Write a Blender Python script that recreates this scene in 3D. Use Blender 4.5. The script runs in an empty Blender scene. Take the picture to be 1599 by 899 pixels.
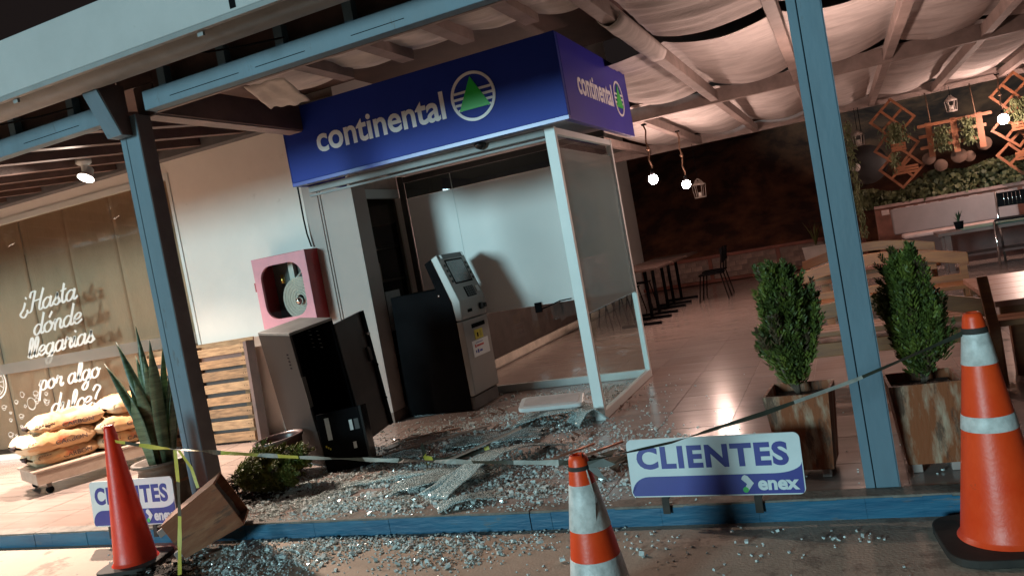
import bpy, bmesh, math, random
from mathutils import Vector, Matrix, noise
random.seed(7)
S = bpy.context.scene
COL = S.collection
PI = math.pi
# ------------------------------------------------------------ camera
cd = bpy.data.cameras.new('camera'); cam = bpy.data.objects.new('camera', cd); COL.objects.link(cam)
cd.sensor_width = 36; cd.lens = 28.0486
cd.clip_start = .05; cd.clip_end = 500
_r = Vector((0.907973, 0.378422, -0.179951)); _f = Vector((-0.391369, 0.919297, -0.041512)); _u = Vector((0.149719, 0.108119, 0.982799))
_m = Matrix((_r, _u, -_f)).transposed().to_4x4(); _m.translation = Vector((1.90799, -3.89061, 1.39365))
cam.matrix_world = _m
S.camera = cam
# ------------------------------------------------------------ world, sun (cool forecourt floodlight), exposure
w = bpy.data.worlds.new('World'); S.world = w; w.use_nodes = True
w.node_tree.nodes['Background'].inputs[0].default_value = (.0105, .0078, .0075, 1)
w.node_tree.nodes['Background'].inputs[1].default_value = 1.0
sl = bpy.data.lights.new('sun', 'SUN'); sl.energy = 2.1; sl.angle = math.radians(12); sl.color = (.59, .925, 1)
so = bpy.data.objects.new('sun', sl); COL.objects.link(so)
so.rotation_euler = Vector((.40, 1, -.155)).to_track_quat('-Z', 'Y').to_euler()
S.view_settings.view_transform = 'Standard'; S.view_settings.look = 'None'
S.view_settings.exposure = .12; S.view_settings.gamma = 1
S.render.engine = 'CYCLES'
S.cycles.use_denoising = True
S.cycles.max_bounces = 8; S.cycles.transparent_max_bounces = 16
S.cycles.sample_clamp_indirect = 4
S.cycles.caustics_reflective = False; S.cycles.caustics_refractive = False

# ------------------------------------------------------------ materials
MATS = {}
def mat(name, col, rough=.6, metal=0., var=.18, scale=6., col2=None, bump=0., bscale=60., stretch=(1, 1, 1), world=False,
        coat=0., emit=None, trans=0., spec=.5, thr=(.35, .65), rnd=0., wear=None):
    m = bpy.data.materials.new(name); m.use_nodes = True; MATS[name] = m
    nt = m.node_tree; N = nt.nodes; L = nt.links; b = N['Principled BSDF']
    b.inputs['Roughness'].default_value = rough; b.inputs['Metallic'].default_value = metal
    b.inputs['Specular IOR Level'].default_value = spec
    b.inputs['Coat Weight'].default_value = coat; b.inputs['Coat Roughness'].default_value = .06
    b.inputs['Transmission Weight'].default_value = trans
    if emit:
        b.inputs['Emission Color'].default_value = (*emit[:3], 1); b.inputs['Emission Strength'].default_value = emit[3]
    tc = N.new('ShaderNodeTexCoord'); mp = N.new('ShaderNodeMapping'); mp.inputs['Scale'].default_value = stretch
    if world:
        g = N.new('ShaderNodeNewGeometry'); L.new(g.outputs['Position'], mp.inputs['Vector'])
    else:
        L.new(tc.outputs['Object'], mp.inputs['Vector'])
    n = N.new('ShaderNodeTexNoise'); n.inputs['Scale'].default_value = scale; n.inputs['Detail'].default_value = 7
    n.inputs['Roughness'].default_value = .62
    L.new(mp.outputs['Vector'], n.inputs['Vector'])
    r = N.new('ShaderNodeValToRGB'); r.color_ramp.elements[0].position = thr[0]; r.color_ramp.elements[1].position = thr[1]
    c2 = col2 if col2 else tuple(min(1, c*(1+var)) for c in col)
    c1 = col if col2 else tuple(c*(1-var) for c in col)
    r.color_ramp.elements[0].color = (*c1, 1); r.color_ramp.elements[1].color = (*c2, 1)
    L.new(n.outputs['Fac'], r.inputs['Fac'])
    out = r.outputs['Color']
    if wear:                                   # scuffs and chips: (colour, noise scale, threshold, strength)
        wn = N.new('ShaderNodeTexNoise'); wn.inputs['Scale'].default_value = wear[1]; wn.inputs['Detail'].default_value = 9; wn.inputs['Roughness'].default_value = .72
        L.new(mp.outputs['Vector'], wn.inputs['Vector']); wr = N.new('ShaderNodeMapRange'); wr.inputs['From Min'].default_value = wear[2]; wr.inputs['From Max'].default_value = wear[2]+.07
        wr.inputs['To Max'].default_value = wear[3]; L.new(wn.outputs['Fac'], wr.inputs['Value'])
        wx = N.new('ShaderNodeMix'); wx.data_type = 'RGBA'; L.new(wr.outputs['Result'], wx.inputs['Factor']); L.new(out, wx.inputs['A']); wx.inputs['B'].default_value = (*wear[0], 1)
        out = wx.outputs['Result']
    if rnd:
        oi = N.new('ShaderNodeObjectInfo'); mr = N.new('ShaderNodeMapRange')
        mr.inputs['To Min'].default_value = 1-rnd; mr.inputs['To Max'].default_value = 1+rnd
        L.new(oi.outputs['Random'], mr.inputs['Value'])
        hs = N.new('ShaderNodeHueSaturation'); L.new(out, hs.inputs['Color']); L.new(mr.outputs['Result'], hs.inputs['Value'])
        out = hs.outputs['Color']
    L.new(out, b.inputs['Base Color'])
    if bump:
        n2 = N.new('ShaderNodeTexNoise'); n2.inputs['Scale'].default_value = bscale; n2.inputs['Detail'].default_value = 5
        L.new(mp.outputs['Vector'], n2.inputs['Vector'])
        bp = N.new('ShaderNodeBump'); bp.inputs['Strength'].default_value = bump; bp.inputs['Distance'].default_value = .01
        L.new(n2.outputs['Fac'], bp.inputs['Height']); L.new(bp.outputs['Normal'], b.inputs['Normal'])
        rr = N.new('ShaderNodeMapRange'); rr.inputs['To Min'].default_value = max(.02, rough-.1); rr.inputs['To Max'].default_value = min(1, rough+.1)
        L.new(n.outputs['Fac'], rr.inputs['Value']); L.new(rr.outputs['Result'], b.inputs['Roughness'])
    return m
def glassmat(name, tint=(.93, .97, .96), ior=1.5, base=None, cover=0., rough=0., tl_=.2):
    """thin pane: clear, mirror-like at grazing angles; cover = share of a frosted film"""
    m = bpy.data.materials.new(name); m.use_nodes = True; MATS[name] = m
    nt = m.node_tree; N = nt.nodes; L = nt.links; N.remove(N['Principled BSDF'])
    o = N['Material Output']; t = N.new('ShaderNodeBsdfTransparent'); t.inputs[0].default_value = (*tint, 1)
    g = N.new('ShaderNodeBsdfGlossy'); g.inputs['Roughness'].default_value = rough
    src = t.outputs[0]
    if base:
        d = N.new('ShaderNodeBsdfDiffuse'); tl = N.new('ShaderNodeBsdfTranslucent')
        nz = N.new('ShaderNodeTexNoise'); nz.inputs['Scale'].default_value = 3; nz.inputs['Detail'].default_value = 6
        tc = N.new('ShaderNodeTexCoord'); L.new(tc.outputs['Object'], nz.inputs['Vector'])
        rp = N.new('ShaderNodeValToRGB'); rp.color_ramp.elements[0].color = (*[c*.88 for c in base], 1); rp.color_ramp.elements[1].color = (*base, 1)
        L.new(nz.outputs['Fac'], rp.inputs['Fac']); L.new(rp.outputs['Color'], d.inputs[0]); L.new(rp.outputs['Color'], tl.inputs[0])
        mx = N.new('ShaderNodeMixShader'); mx.inputs[0].default_value = tl_
        L.new(d.outputs[0], mx.inputs[1]); L.new(tl.outputs[0], mx.inputs[2])
        m2 = N.new('ShaderNodeMixShader'); m2.inputs[0].default_value = cover
        L.new(t.outputs[0], m2.inputs[1]); L.new(mx.outputs[0], m2.inputs[2]); src = m2.outputs[0]
    fr = N.new('ShaderNodeFresnel'); fr.inputs['IOR'].default_value = ior
    ge = N.new('ShaderNodeNewGeometry'); inv = N.new('ShaderNodeMath'); inv.operation = 'SUBTRACT'; inv.inputs[0].default_value = 1; L.new(ge.outputs['Backfacing'], inv.inputs[1])
    mu = N.new('ShaderNodeMath'); mu.operation = 'MULTIPLY'; L.new(fr.outputs[0], mu.inputs[0]); L.new(inv.outputs[0], mu.inputs[1])
    m3 = N.new('ShaderNodeMixShader'); L.new(mu.outputs[0], m3.inputs[0]); L.new(src, m3.inputs[1]); L.new(g.outputs[0], m3.inputs[2])
    L.new(m3.outputs[0], o.inputs[0])
    return m
def stripes(name, c1, c2, scale, rough=.6, axis='X', coat=0.):
    m = mat(name, c1, rough, coat=coat); nt = m.node_tree; N = nt.nodes; L = nt.links
    wv = N.new('ShaderNodeTexWave'); wv.bands_direction = axis; wv.inputs['Scale'].default_value = scale
    tc = N.new('ShaderNodeTexCoord'); L.new(tc.outputs['Object'], wv.inputs['Vector'])
    r = N.new('ShaderNodeValToRGB'); r.color_ramp.interpolation = 'CONSTANT'; r.color_ramp.elements[1].position = .5
    r.color_ramp.elements[0].color = (*c1, 1); r.color_ramp.elements[1].color = (*c2, 1)
    L.new(wv.outputs['Fac'], r.inputs[0]); L.new(r.outputs[0], N['Principled BSDF'].inputs['Base Color'])
    return m

paint = mat('blue_grey_paint', (.09, .155, .20), .55, var=.16, scale=3, wear=((.07, .075, .075), 14, .63, .7), bump=.15, bscale=30, stretch=(1, 1, .3))
paint_brown = mat('brown_stained_wood', (.115, .07, .06), .6, var=.25, scale=4, bump=.2, bscale=40)
wood_grey = mat('weathered_pinkish_timber', (.27, .21, .19), .65, var=.2, scale=5, bump=.2, bscale=40)
white_wall = mat('white_wall_plaster', (.72, .70, .66), .75, var=.05, scale=1.3, wear=((.50, .46, .41), 5, .64, .5), bump=.12, bscale=120)
fascia_m = mat('white_fascia_paint', (.42, .43, .43), .6, var=.08, scale=1.5, wear=((.26, .25, .23), 6, .64, .6), bump=.06, bscale=90)
grey_trim = mat('grey_gutter_metal', (.22, .23, .23), .55, var=.12, scale=4)
pillar_m = mat('grey_brown_pillar_paint', (.40, .34, .31), .6, var=.06, scale=2, bump=.06, bscale=80)
kerb_blue = mat('worn_blue_kerb_paint', (.003, .065, .14), .5, scale=9, col2=(.009, .12, .215), thr=(.3, .7), wear=((.12, .11, .10), 10, .60, .75), bump=.5, bscale=22, stretch=(.25, 1, 1.4), world=True)
kerb_top_m = mat('kerb_top_concrete', (.17, .15, .13), .85, var=.35, scale=9, bump=.5, bscale=50, world=True)
street_m = mat('stained_forecourt_concrete', (.36, .29, .23), .85, scale=1.3, col2=(.52, .42, .34), thr=(.3, .75), wear=((.13, .095, .075), 2.6, .53, .6), bump=.3, bscale=70, world=True)
grout = mat('floor_grout', (.19, .145, .125), .8, var=.2, scale=8, world=True)
tile_m = mat('wood_look_floor_tile', (.29, .225, .20), .19, scale=2.2, col2=(.335, .262, .235), bump=.025, bscale=26, stretch=(.6, 6, 1), world=True, rnd=.07)
alu = mat('pale_painted_aluminium', (.60, .64, .63), .42, var=.04, scale=3)
dark_metal = mat('dark_bronze_metal', (.08, .07, .062), .4, .3, var=.15)
black = mat('black_powder_coat', (.006, .006, .007), .8, var=.2, spec=.04)
black_gloss = mat('black_plastic', (.010, .010, .011), .25, var=.1)
chrome = mat('chrome', (.75, .75, .76), .14, 1., var=.04)
glass = glassmat('clear_glass')
shopglass = glassmat('shop_window_glass', (.95, .95, .93), 1.55)
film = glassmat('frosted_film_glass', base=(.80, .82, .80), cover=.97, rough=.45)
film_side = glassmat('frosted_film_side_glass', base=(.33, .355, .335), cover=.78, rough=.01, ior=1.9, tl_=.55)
BULB = 500; SPOTW = 1150
# ------------------------------------------------------------ mesh builder
class MB:
    def __init__(s): s.v = []; s.f = []; s.mi = []; s.M = Matrix.Identity(4); s.cur = 0; s.sm = []; s.smooth = False
    def add(s, vs, fs):
        o = len(s.v)
        s.v += [tuple(s.M @ Vector(p)) for p in vs]
        for f in fs: s.f.append(tuple(i+o for i in f)); s.mi.append(s.cur); s.sm.append(s.smooth)
        return s
    def box(s, x0, x1, y0, y1, z0, z1, jit=0.):
        vs = [(x, y, z) for z in (z0, z1) for y in (y0, y1) for x in (x0, x1)]
        if jit: vs = [tuple(c+random.uniform(-jit, jit) for c in p) for p in vs]
        return s.add(vs, [(0, 2, 3, 1), (4, 5, 7, 6), (0, 1, 5, 4), (2, 6, 7, 3), (0, 4, 6, 2), (1, 3, 7, 5)])
    def bar(s, a, b, wd, h=None, up=(0, 0, 1)):
        """square-section bar from a to b"""
        a, b = Vector(a), Vector(b); h = h or wd; d = (b-a).normalized(); u = Vector(up)
        if abs(d.dot(u)) > .98: u = Vector((0, 1, 0))
        r = d.cross(u).normalized(); u = r.cross(d)
        vs = [p+r*i*wd/2+u*j*h/2 for p in (a, b) for i, j in ((-1, -1), (1, -1), (1, 1), (-1, 1))]
        return s.add(vs, [(3, 2, 1, 0), (4, 5, 6, 7), (0, 1, 5, 4), (1, 2, 6, 5), (2, 3, 7, 6), (3, 0, 4, 7)])
    def tube(s, pts, r, n=8, cap=True):
        pts = [Vector(p) for p in pts]; rs = r if isinstance(r, (list, tuple)) else [r]*len(pts)
        ring = []; prev = None
        for i, p in enumerate(pts):
            d = (pts[min(i+1, len(pts)-1)]-pts[max(i-1, 0)]).normalized()
            if prev is None:
                prev = d.orthogonal().normalized()
            prev = (prev-d*prev.dot(d)).normalized(); q = d.cross(prev)
            ring += [p+(prev*math.cos(2*PI*k/n)+q*math.sin(2*PI*k/n))*rs[i] for k in range(n)]
        fs = [(i*n+k, i*n+(k+1) % n, (i+1)*n+(k+1) % n, (i+1)*n+k) for i in range(len(pts)-1) for k in range(n)]
        if cap: fs += [tuple(range(n-1, -1, -1)), tuple((len(pts)-1)*n+k for k in range(n))]
        t = s.smooth; s.smooth = n > 5; s.add(ring, fs); s.smooth = t; return s
    def lathe(s, prof, n=28, c=(0, 0, 0), cap=True):
        vs = [(c[0]+r*math.cos(2*PI*k/n), c[1]+r*math.sin(2*PI*k/n), c[2]+z) for r, z in prof for k in range(n)]
        fs = [(i*n+k, i*n+(k+1) % n, (i+1)*n+(k+1) % n, (i+1)*n+k) for i in range(len(prof)-1) for k in range(n)]
        if cap: fs += [tuple(range(n-1, -1, -1)), tuple((len(prof)-1)*n+k for k in range(n))]
        t = s.smooth; s.smooth = True; s.add(vs, fs); s.smooth = t; return s
    def prism(s, poly, d0, d1, plane='xz'):
        """polygon in a plane pulled from d0 to d1 along the third axis"""
        n = len(poly)
        P = {'xz': lambda a, b, d: (a, d, b), 'xy': lambda a, b, d: (a, b, d), 'yz': lambda a, b, d: (d, a, b)}[plane]
        vs = [P(a, b, d) for d in (d0, d1) for a, b in poly]
        return s.add(vs, [tuple(range(n)), tuple(range(2*n-1, n-1, -1))]+[(i, i+n, (i+1) % n+n, (i+1) % n) for i in range(n)])
    def ball(s, c, r, n=10, sq=(1, 1, 1)):
        pr = [(math.sin(PI*i/n), -math.cos(PI*i/n)) for i in range(n+1)]
        k = n*2; vs = []; fs = []
        for a, b in pr[1:-1]:
            vs += [(c[0]+a*math.cos(2*PI*j/k)*r*sq[0], c[1]+a*math.sin(2*PI*j/k)*r*sq[1], c[2]+b*r*sq[2]) for j in range(k)]
        m = n-1; vs += [(c[0], c[1], c[2]-r*sq[2]), (c[0], c[1], c[2]+r*sq[2])]
        for i in range(m-1):
            fs += [(i*k+j, i*k+(j+1) % k, (i+1)*k+(j+1) % k, (i+1)*k+j) for j in range(k)]
        fs += [(m*k, (j+1) % k, j) for j in range(k)]+[(m*k+1, (m-1)*k+j, (m-1)*k+(j+1) % k) for j in range(k)]
        t = s.smooth; s.smooth = True; s.add(vs, fs); s.smooth = t; return s
    def sheet(s, nx, ny, fn):
        vs = [fn(i/nx, j/ny) for j in range(ny+1) for i in range(nx+1)]; a = nx+1
        t = s.smooth; s.smooth = True
        s.add(vs, [(j*a+i, j*a+i+1, (j+1)*a+i+1, (j+1)*a+i) for j in range(ny) for i in range(nx)]); s.smooth = t; return s
    def build(s, name, m, parent=None, bevel=0., solid=0., shell=None):
        me = bpy.data.meshes.new(name); me.from_pydata(s.v, [], s.f)
        ms = m if isinstance(m, (list, tuple)) else [m]
        for q in ms: me.materials.append(q)
        me.polygons.foreach_set('material_index', s.mi); me.polygons.foreach_set('use_smooth', s.sm); me.update()
        o = bpy.data.objects.new(name, me); COL.objects.link(o)
        if parent: o.parent = parent
        if solid:
            q = o.modifiers.new('solid', 'SOLIDIFY'); q.thickness = solid; q.offset = 0
        if bevel:
            q = o.modifiers.new('bevel', 'BEVEL'); q.width = bevel; q.segments = 2; q.limit_method = 'ANGLE'
        return o
def tag(o, label=None, cat=None, group=None, kind=None):
    for k, v in (('label', label), ('category', cat), ('group', group), ('kind', kind)):
        if v: o[k] = v
    return o
def thing(name, label, cat, loc=(0, 0, 0), rz=0., group=None, rot=None):
    o = bpy.data.objects.new(name, None); o.empty_display_size = .1; COL.objects.link(o); o.location = loc
    o.rotation_euler = rot if rot else (0, 0, rz)
    return tag(o, label, cat, group)
def copy_tree(o, parent=None):
    c = o.copy(); COL.objects.link(c); c.parent = parent
    for ch in list(o.children): copy_tree(ch, c)
    return c
def B(*a, **k): return MB().box(*a, **k)
def structure(name, mb, m, **k): return tag(mb.build(name, m, **k), kind='structure')
def text_part(name, body, size, m, parent, loc, rot, bold=0., extr=.002, width=None, spacing=1.):
    cu = bpy.data.curves.new(name, 'FONT'); cu.body = body; cu.size = size; cu.extrude = extr; cu.offset = bold
    cu.space_character = spacing; cu.resolution_u = 4
    t = bpy.data.objects.new(name, cu); COL.objects.link(t)
    bpy.context.view_layer.update()
    me = bpy.data.meshes.new_from_object(t); bpy.data.objects.remove(t)
    xs = [v.co.x for v in me.vertices]; x0, x1 = min(xs), max(xs)
    k = width/(x1-x0) if width else 1.
    for v in me.vertices: v.co.x = (v.co.x-x0)*k
    me.materials.clear(); me.materials.append(m)
    o = bpy.data.objects.new(name, me); COL.objects.link(o); o.parent = parent; o.location = loc; o.rotation_euler = rot
    return o

# ------------------------------------------------------------ setting: ground, kerb, tiles, hill
structure('street', MB().add([(-60, -60, -.1), (60, -60, -.1), (60, .004, -.1), (-60, .004, -.1)], [(0, 1, 2, 3)]), street_m)
structure('far_ground', MB().add([(-60, 14.2, -.02), (60, 14.2, -.02), (60, 120, -.02), (-60, 120, -.02)], [(0, 1, 2, 3)]), mat('dry_earth', (.10, .055, .035), .95, var=.4, scale=1.2, world=True))
kb = thing('kerb', None, None); tag(kb, kind='structure')
x = -14.
while x < 8:
    ln = random.uniform(2.6, 4.2)
    mb = MB(); n = 22
    for i in range(n):                       # slightly chipped upper edge
        xa, xb = x+ln*i/n, x+ln*(i+1)/n-(.006 if i == n-1 else 0)
        e = random.uniform(-.004, .003)
        mb.box(xa, xb, 0+random.uniform(-.002, .002), .035, -.104, -.006+e)
    mb.build('kerb_face', kerb_blue, kb)
    B(x, x+ln-.004, .004, .125, -.104, .004).build('kerb_top', kerb_top_m, kb, bevel=.006)
    x += ln
pf = thing('patio_floor', None, None); tag(pf, kind='structure')
B(-14, 9, .127, 14.2, -.1, -.004).build('grout_bed', grout, pf)
def tile_mesh():
    return B(-.246, .246, -.2465, .2465, -.02, 0)
t0 = None; cnt = 0; rest = MB()
for j in range(28):
    y0 = .02+.5*j
    for i in range(-22, 14):
        xc = .5*i+.25; yc = y0+.25
        near = j <= 9 and -16 <= i <= 8 and not (y0 > 2.4 and xc < -2.4)
        if j == 0:                            # cut tiles along the kerb
            if -17 <= i <= 7: B(xc-.2475, xc+.2475, .13, .5175, -.02, 0).build('tile', tile_m, pf)
            else: rest.box(xc-.2475, xc+.2475, .13, .5175, -.02, 0)
        elif near:
            if t0 is None: t0 = tile_mesh().build('tile', tile_m, pf); o = t0
            else: o = t0.copy(); COL.objects.link(o)
            o.location = (xc, yc, random.uniform(-.0006, .0006)); cnt += 1
        elif not (y0 > 2.9 and xc < -2.6):
            rest.box(xc-.2475, xc+.2475, yc-.2475, yc+.2475, -.02, 0)
tag(rest.build('tiles', tile_m, pf), kind='stuff')
hm = mat('dark_earth_bank', (.05, .018, .011), .95, var=.5, scale=1.5, col2=(.24, .088, .042), thr=(.4, .7), bump=.6, bscale=6, world=True)
def hillf(u, v):
    x = -45+90*u; y = 14.4+26*v
    z = 7.5*min(1, v*1.9)**.85+.9*noise.noise(Vector((x*.35, y*.35, 1)))*min(1, v*6)+.4*noise.noise(Vector((x*1.1, y*1.1, 4)))*min(1, v*6)
    return (x, y, z-.05)
structure('hill', MB().sheet(180, 60, hillf), hm)

# ------------------------------------------------------------ shop building
shop = thing('shop_building', 'white walled shop with a wide window of brown blinds', 'building')
WY = 2.7
B(-4.6, -2.9, WY, WY+.18, 0, 4.4).build('wall', white_wall, shop)
B(-14, -4.6, WY, WY+.18, 2.915, 4.4).build('wall', white_wall, shop)
B(-2.9, -2.5, WY+.001, WY+.18, 2.42, 4.4).build('wall', white_wall, shop)
B(-2.5, -2.38, WY, 14, 2.42, 4.4).build('side_wall', white_wall, shop)
B(-2.5, -2.38, 4.3, 14, 0, 2.418).build('side_wall', white_wall, shop)
B(-14, -2.5, 14, 14.12, 0, 4.4).build('back_wall', white_wall, shop)
B(-14, -2.45, 11, 14.05, 4.402, 8.4).build('sun_blocker', white_wall, shop)  # unseen block added to keep the sun off the hill
B(-14, -2.5, 6, 6.1, 0, 4.4).build('inner_wall', mat('dim_shop_interior', (.20, .16, .13), .8), shop)
B(-14, -2.4, 2.9, 6, 2.95, 3.0).build('ceiling', white_wall, shop)
B(-14, -2.33, 2.56, WY-.002, 3.03, 3.17).build('ledger_beam', mat('dark_grey_ledger', (.09, .09, .095), .6), shop, bevel=.004)
pl = thing('pillar', None, None); pl.parent = shop
B(-2.885, -2.715, 2.62, 2.86, .1, 2.9).build('panel', pillar_m, pl, bevel=.003)
B(-2.705, -2.685, 2.62, 2.86, .1, 2.9).build('panel', pillar_m, pl, bevel=.003)
B(-2.675, -2.32, 2.62, 2.86, .1, 2.9).build('panel', pillar_m, pl, bevel=.003)
B(-2.88, -2.33, 2.64, 2.85, .1, 2.9).build('core', dark_metal, pl)
B(-2.89, -2.315, 2.61, 2.87, 0, .1).build('skirting', mat('skirting_brown', (.16, .12, .10), .6), pl)
# the wide front window
wf = B(-14, -4.6, WY-.01, WY+.06, 2.85, 2.915).build('window_frame', alu, shop)
B(-4.64, -4.6, WY-.012, WY+.06, .06, 2.85).build('frame_post', alu, wf)
B(-14, -4.6, WY-.01, WY+.06, 0, .06).build('frame_sill', alu, wf)
gp = [-14, -9.3, -6.95, -4.64]
for a, b in zip(gp, gp[1:]): B(a+.004, b-.004, WY+.015, WY+.025, .06, 2.85).build('window_pane', shopglass, shop)
blind_m = mat('brown_screen_blind', (.40, .275, .185), .85, scale=34, col2=(.54, .39, .27), stretch=(14, 1, .35), thr=(.3, .7))
bx = -9.8
while bx < -4.7:
    b2 = min(bx+.79, -4.45)
    MB().sheet(12, 1, lambda u, v: (bx+.0015+(b2-bx-.003)*u, 2.99+.006*math.sin(u*17+bx*9), .08+2.85*v)).build('blind_panel', blind_m, shop, solid=.004)
    bx = b2
B(-14, -4.645, WY+.008, WY+.013, 1.06, 1.19).build('reflection_band', glassmat('pale_reflection', base=(.40, .36, .32), cover=.55), shop)  # pale band standing in for the forecourt's reflection in the glass
# side opening beside the cash machine: glazed door to the shop
dk = thing('glazed_door', None, None); dk.parent = shop
B(-2.43, -2.37, 2.87, 3.62, 2.2, 2.29).build('door_head', alu, dk)
B(-2.43, -2.37, 2.87, 3.62, 2.295, 2.415).build('transom_panel', mat('door_transom_panel', (.42, .34, .30), .5), dk)
B(-2.42, -2.40, 2.90, 3.56, .02, 2.195).build('door_pane', glass, dk)
B(-2.44, -2.36, 2.865, 2.9, 0, 2.198).build('door_stile', dark_metal, dk)
B(-2.50, -2.385, 3.70, 4.3, 0, 2.418).build('wall_end', white_wall, shop)
B(-2.62, -2.60, 2.95, 3.22, .0, 2.3).build('inner_partition', pillar_m, shop)
# skirting along the shop's side wall, behind the booth
B(-2.378, -2.35, 4.3, 12, .02, .13).build('skirting', mat('pale_skirting', (.55, .47, .40), .5), shop)
B(-2.378, -2.34, 4.3, 12, .14, .80).build('wainscot', mat('dark_wainscot', (.045, .032, .028), .5, var=.3), shop)

# ------------------------------------------------------------ goods behind the door
sh = thing('display_shelf', 'dark display shelf seen through the glazed shop door', 'shelf', (-3.1, 3.2, 0))
B(-.25, .25, 1.0, 1.03, 0, 2.0).build('back_panel', black, sh)
for z in (.08, .5, .92, 1.34, 1.72): B(-.25, .25, -.2, 1.0, z, z+.025).build('shelf', dark_metal, sh)
for xx in (-.25, .235): B(xx, xx+.02, -.21, -.19, 0, 2.0).build('upright', chrome, sh)
for lab, c, yy, z, w_, h_ in (('red snack box standing highest on the dark shelf behind the door', (.45, .05, .05), .12, 1.365, .22, .26), ('white carton on the middle shelf behind the glazed door', (.72, .70, .66), .02, .945, .26, .22),
        ('blue tin beside the white carton on the middle shelf', (.06, .09, .25), .42, .945, .16, .30), ('orange snack box on the second lowest shelf behind the door', (.55, .22, .04), -.02, .525, .24, .16),
        ('yellow snack box on the lowest shelf behind the door', (.55, .42, .06), .05, .105, .24, .18), ('brown carton beside the red box on the highest shelf', (.22, .12, .06), .5, 1.365, .22, .2)):
    o = B(-.08, .1, -w_/2, w_/2, 0, h_).build('snack_box', mat('packaging_'+lab.split()[0], c, .4), bevel=.004); o.location = (-3.0, 3.2+yy, z)
    tag(o, lab, 'box', 'goods on the shelf behind the door')
wp = B(-.003, .003, -.14, .14, -.2, .2).build('notice', mat('notice_paper', (.45, .42, .40), .6), None); wp.location = (-2.39, 3.12, 1.05)
tag(wp, 'torn pale notice stuck on the glazed shop door', 'notice')
# ------------------------------------------------------------ pergola
pg = thing('pergola', 'blue grey timber pergola covering the tiled patio', 'pergola')
PY = .112
def post(xa, xb, ya, yb, split):
    p = MB().box(xa+.006, xb-.006, ya+.008, yb-.004, .006, 2.742).build('post', black, pg)
    xs = xa+(xb-xa)*split
    B(xa, xs-.002, ya, yb-.002, .006, 2.742).build('board', paint, p, bevel=.003)
    B(xs+.002, xb-.004, ya, yb-.002, .006, 2.742).build('board', paint, p, bevel=.003)
    B(xb-.003, xb, ya+.004, yb, .006, 2.742).build('side_board', mat('dull_brown_paint', (.15, .115, .11), .6, var=.15) if xa < 0 else paint, p)
    return p
post(-2.385, -2.215, PY-.006, PY+.12, .29); post(1.81, 1.96, PY-.006, PY+.12, .29)
for xx in (-2.24, 1.88, 5.2):                           # the far row of posts stands out of the way
    if xx > 3: B(xx, xx+.16, PY, PY+.16, .006, 2.742).build('post', paint, pg)
def beam(x0, x1, y0, y1, z0, z1, m, n='beam'):
    B(x0, x1, y0, y1, z0, z1).build(n, m, pg, bevel=.004)
beam(-14, -2.46, PY+.002, PY+.09, 2.744, 2.868, paint, 'front_beam'); beam(-2.13, 7, PY+.002, PY+.09, 2.744, 2.868, paint, 'front_beam')
g = random.Random(3)
for a in [-6.2, -5.2, -4.3, -3.3, -1.9, -1.2, -.5, .3, .9]:     # drying cracks along the beam
    B(a, a+g.uniform(.35, .7), PY-.0005, PY+.003, 2.785, 2.7885).build('crack', black, pg)
B(-2.13, 7, PY+.092, PY+.12, 2.742, 2.80).build('inner_lath', wood_grey, pg)
# girder over the left post, running back to the wall, with a tapered outer end
MB().prism([(-.10, 2.935), (-.11, 2.89), (.02, 2.61), (PY-.008, 2.61), (PY-.008, 2.935)], -2.40, -2.27, 'yz').build('corbel', paint, pg, bevel=.004)
MB().prism([(-.095, 2.936), (-.10, 2.89), (.025, 2.614), (PY-.008, 2.614), (PY-.008, 2.936)], -2.268, -2.265, 'yz').build('corbel_side', paint_brown, pg)
B(-2.32, -2.15, PY+.122, 2.55, 2.745, 2.95).build('girder', paint_brown, pg, bevel=.004)
B(-2.30, -2.17, PY+.122, 2.55, 2.735, 2.744).build('girder_lath', wood_grey, pg)
# sloping rafters left of the post
for xx in [-2.8-.6*i for i in range(12)]:
    MB().bar((xx, PY+.1, 2.82), (xx, WY-.15, 3.12), .10, .12).build('rafter', paint_brown, pg)
for xx in (-1.25, -.74, -.26, .22):
    B(xx-.05, xx+.05, PY+.142, 1.22, 2.872, 2.99).build('rafter', wood_grey, pg)
RX = (.72, 1.66, 2.6, 3.54, 4.48, 5.42)
for xx in RX: B(xx-.045, xx+.045, PY+.122, 5.95, 2.745, 2.86).build('rafter', wood_grey, pg, bevel=.004)
for xx in (-1.2, -.27)+RX: B(xx-.045, xx+.045, 6.06, 10.95, 2.745, 2.86).build('rafter', wood_grey, pg, bevel=.004)
beam(-1.9, 7, 5.96, 6.055, 2.72, 2.885, wood_grey, 'middle_beam')
beam(-2.3, 7, 10.96, 11.06, 2.74, 2.92, wood_grey, 'far_beam')
B(-2.3, 7, 10.94, 10.958, 2.80, 2.82).build('beam_lath', wood_grey, pg)
for xx in (6.6,): B(xx, xx+.12, 10.95, 11.07, .003, 2.738).build('far_post', wood_grey, pg)
# stub blocks between the beam and the gutter
for xx in [-2.8-.6*i for i in range(10)]+[-1.95, -1.45, -1.0, -.5, .05, .6, 1.2, 1.8]:
    B(xx-.03, xx+.03, PY+.01, PY+.07, 2.869, 2.99).build('stub', paint, pg)

B(-14, -2.46, PY+.092, PY+.115, 2.80, 3.12).build('sun_blocking_board', paint_brown, pg); B(-2.458, -2.142, PY+.124, PY+.138, 2.955, 3.12).build('sun_blocking_board', paint_brown, pg); B(-2.14, 7, PY+.123, PY+.14, 2.81, 3.12).build('sun_blocking_board', paint_brown, pg)  # boards added to stop sun leaking between beam and gutter
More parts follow.
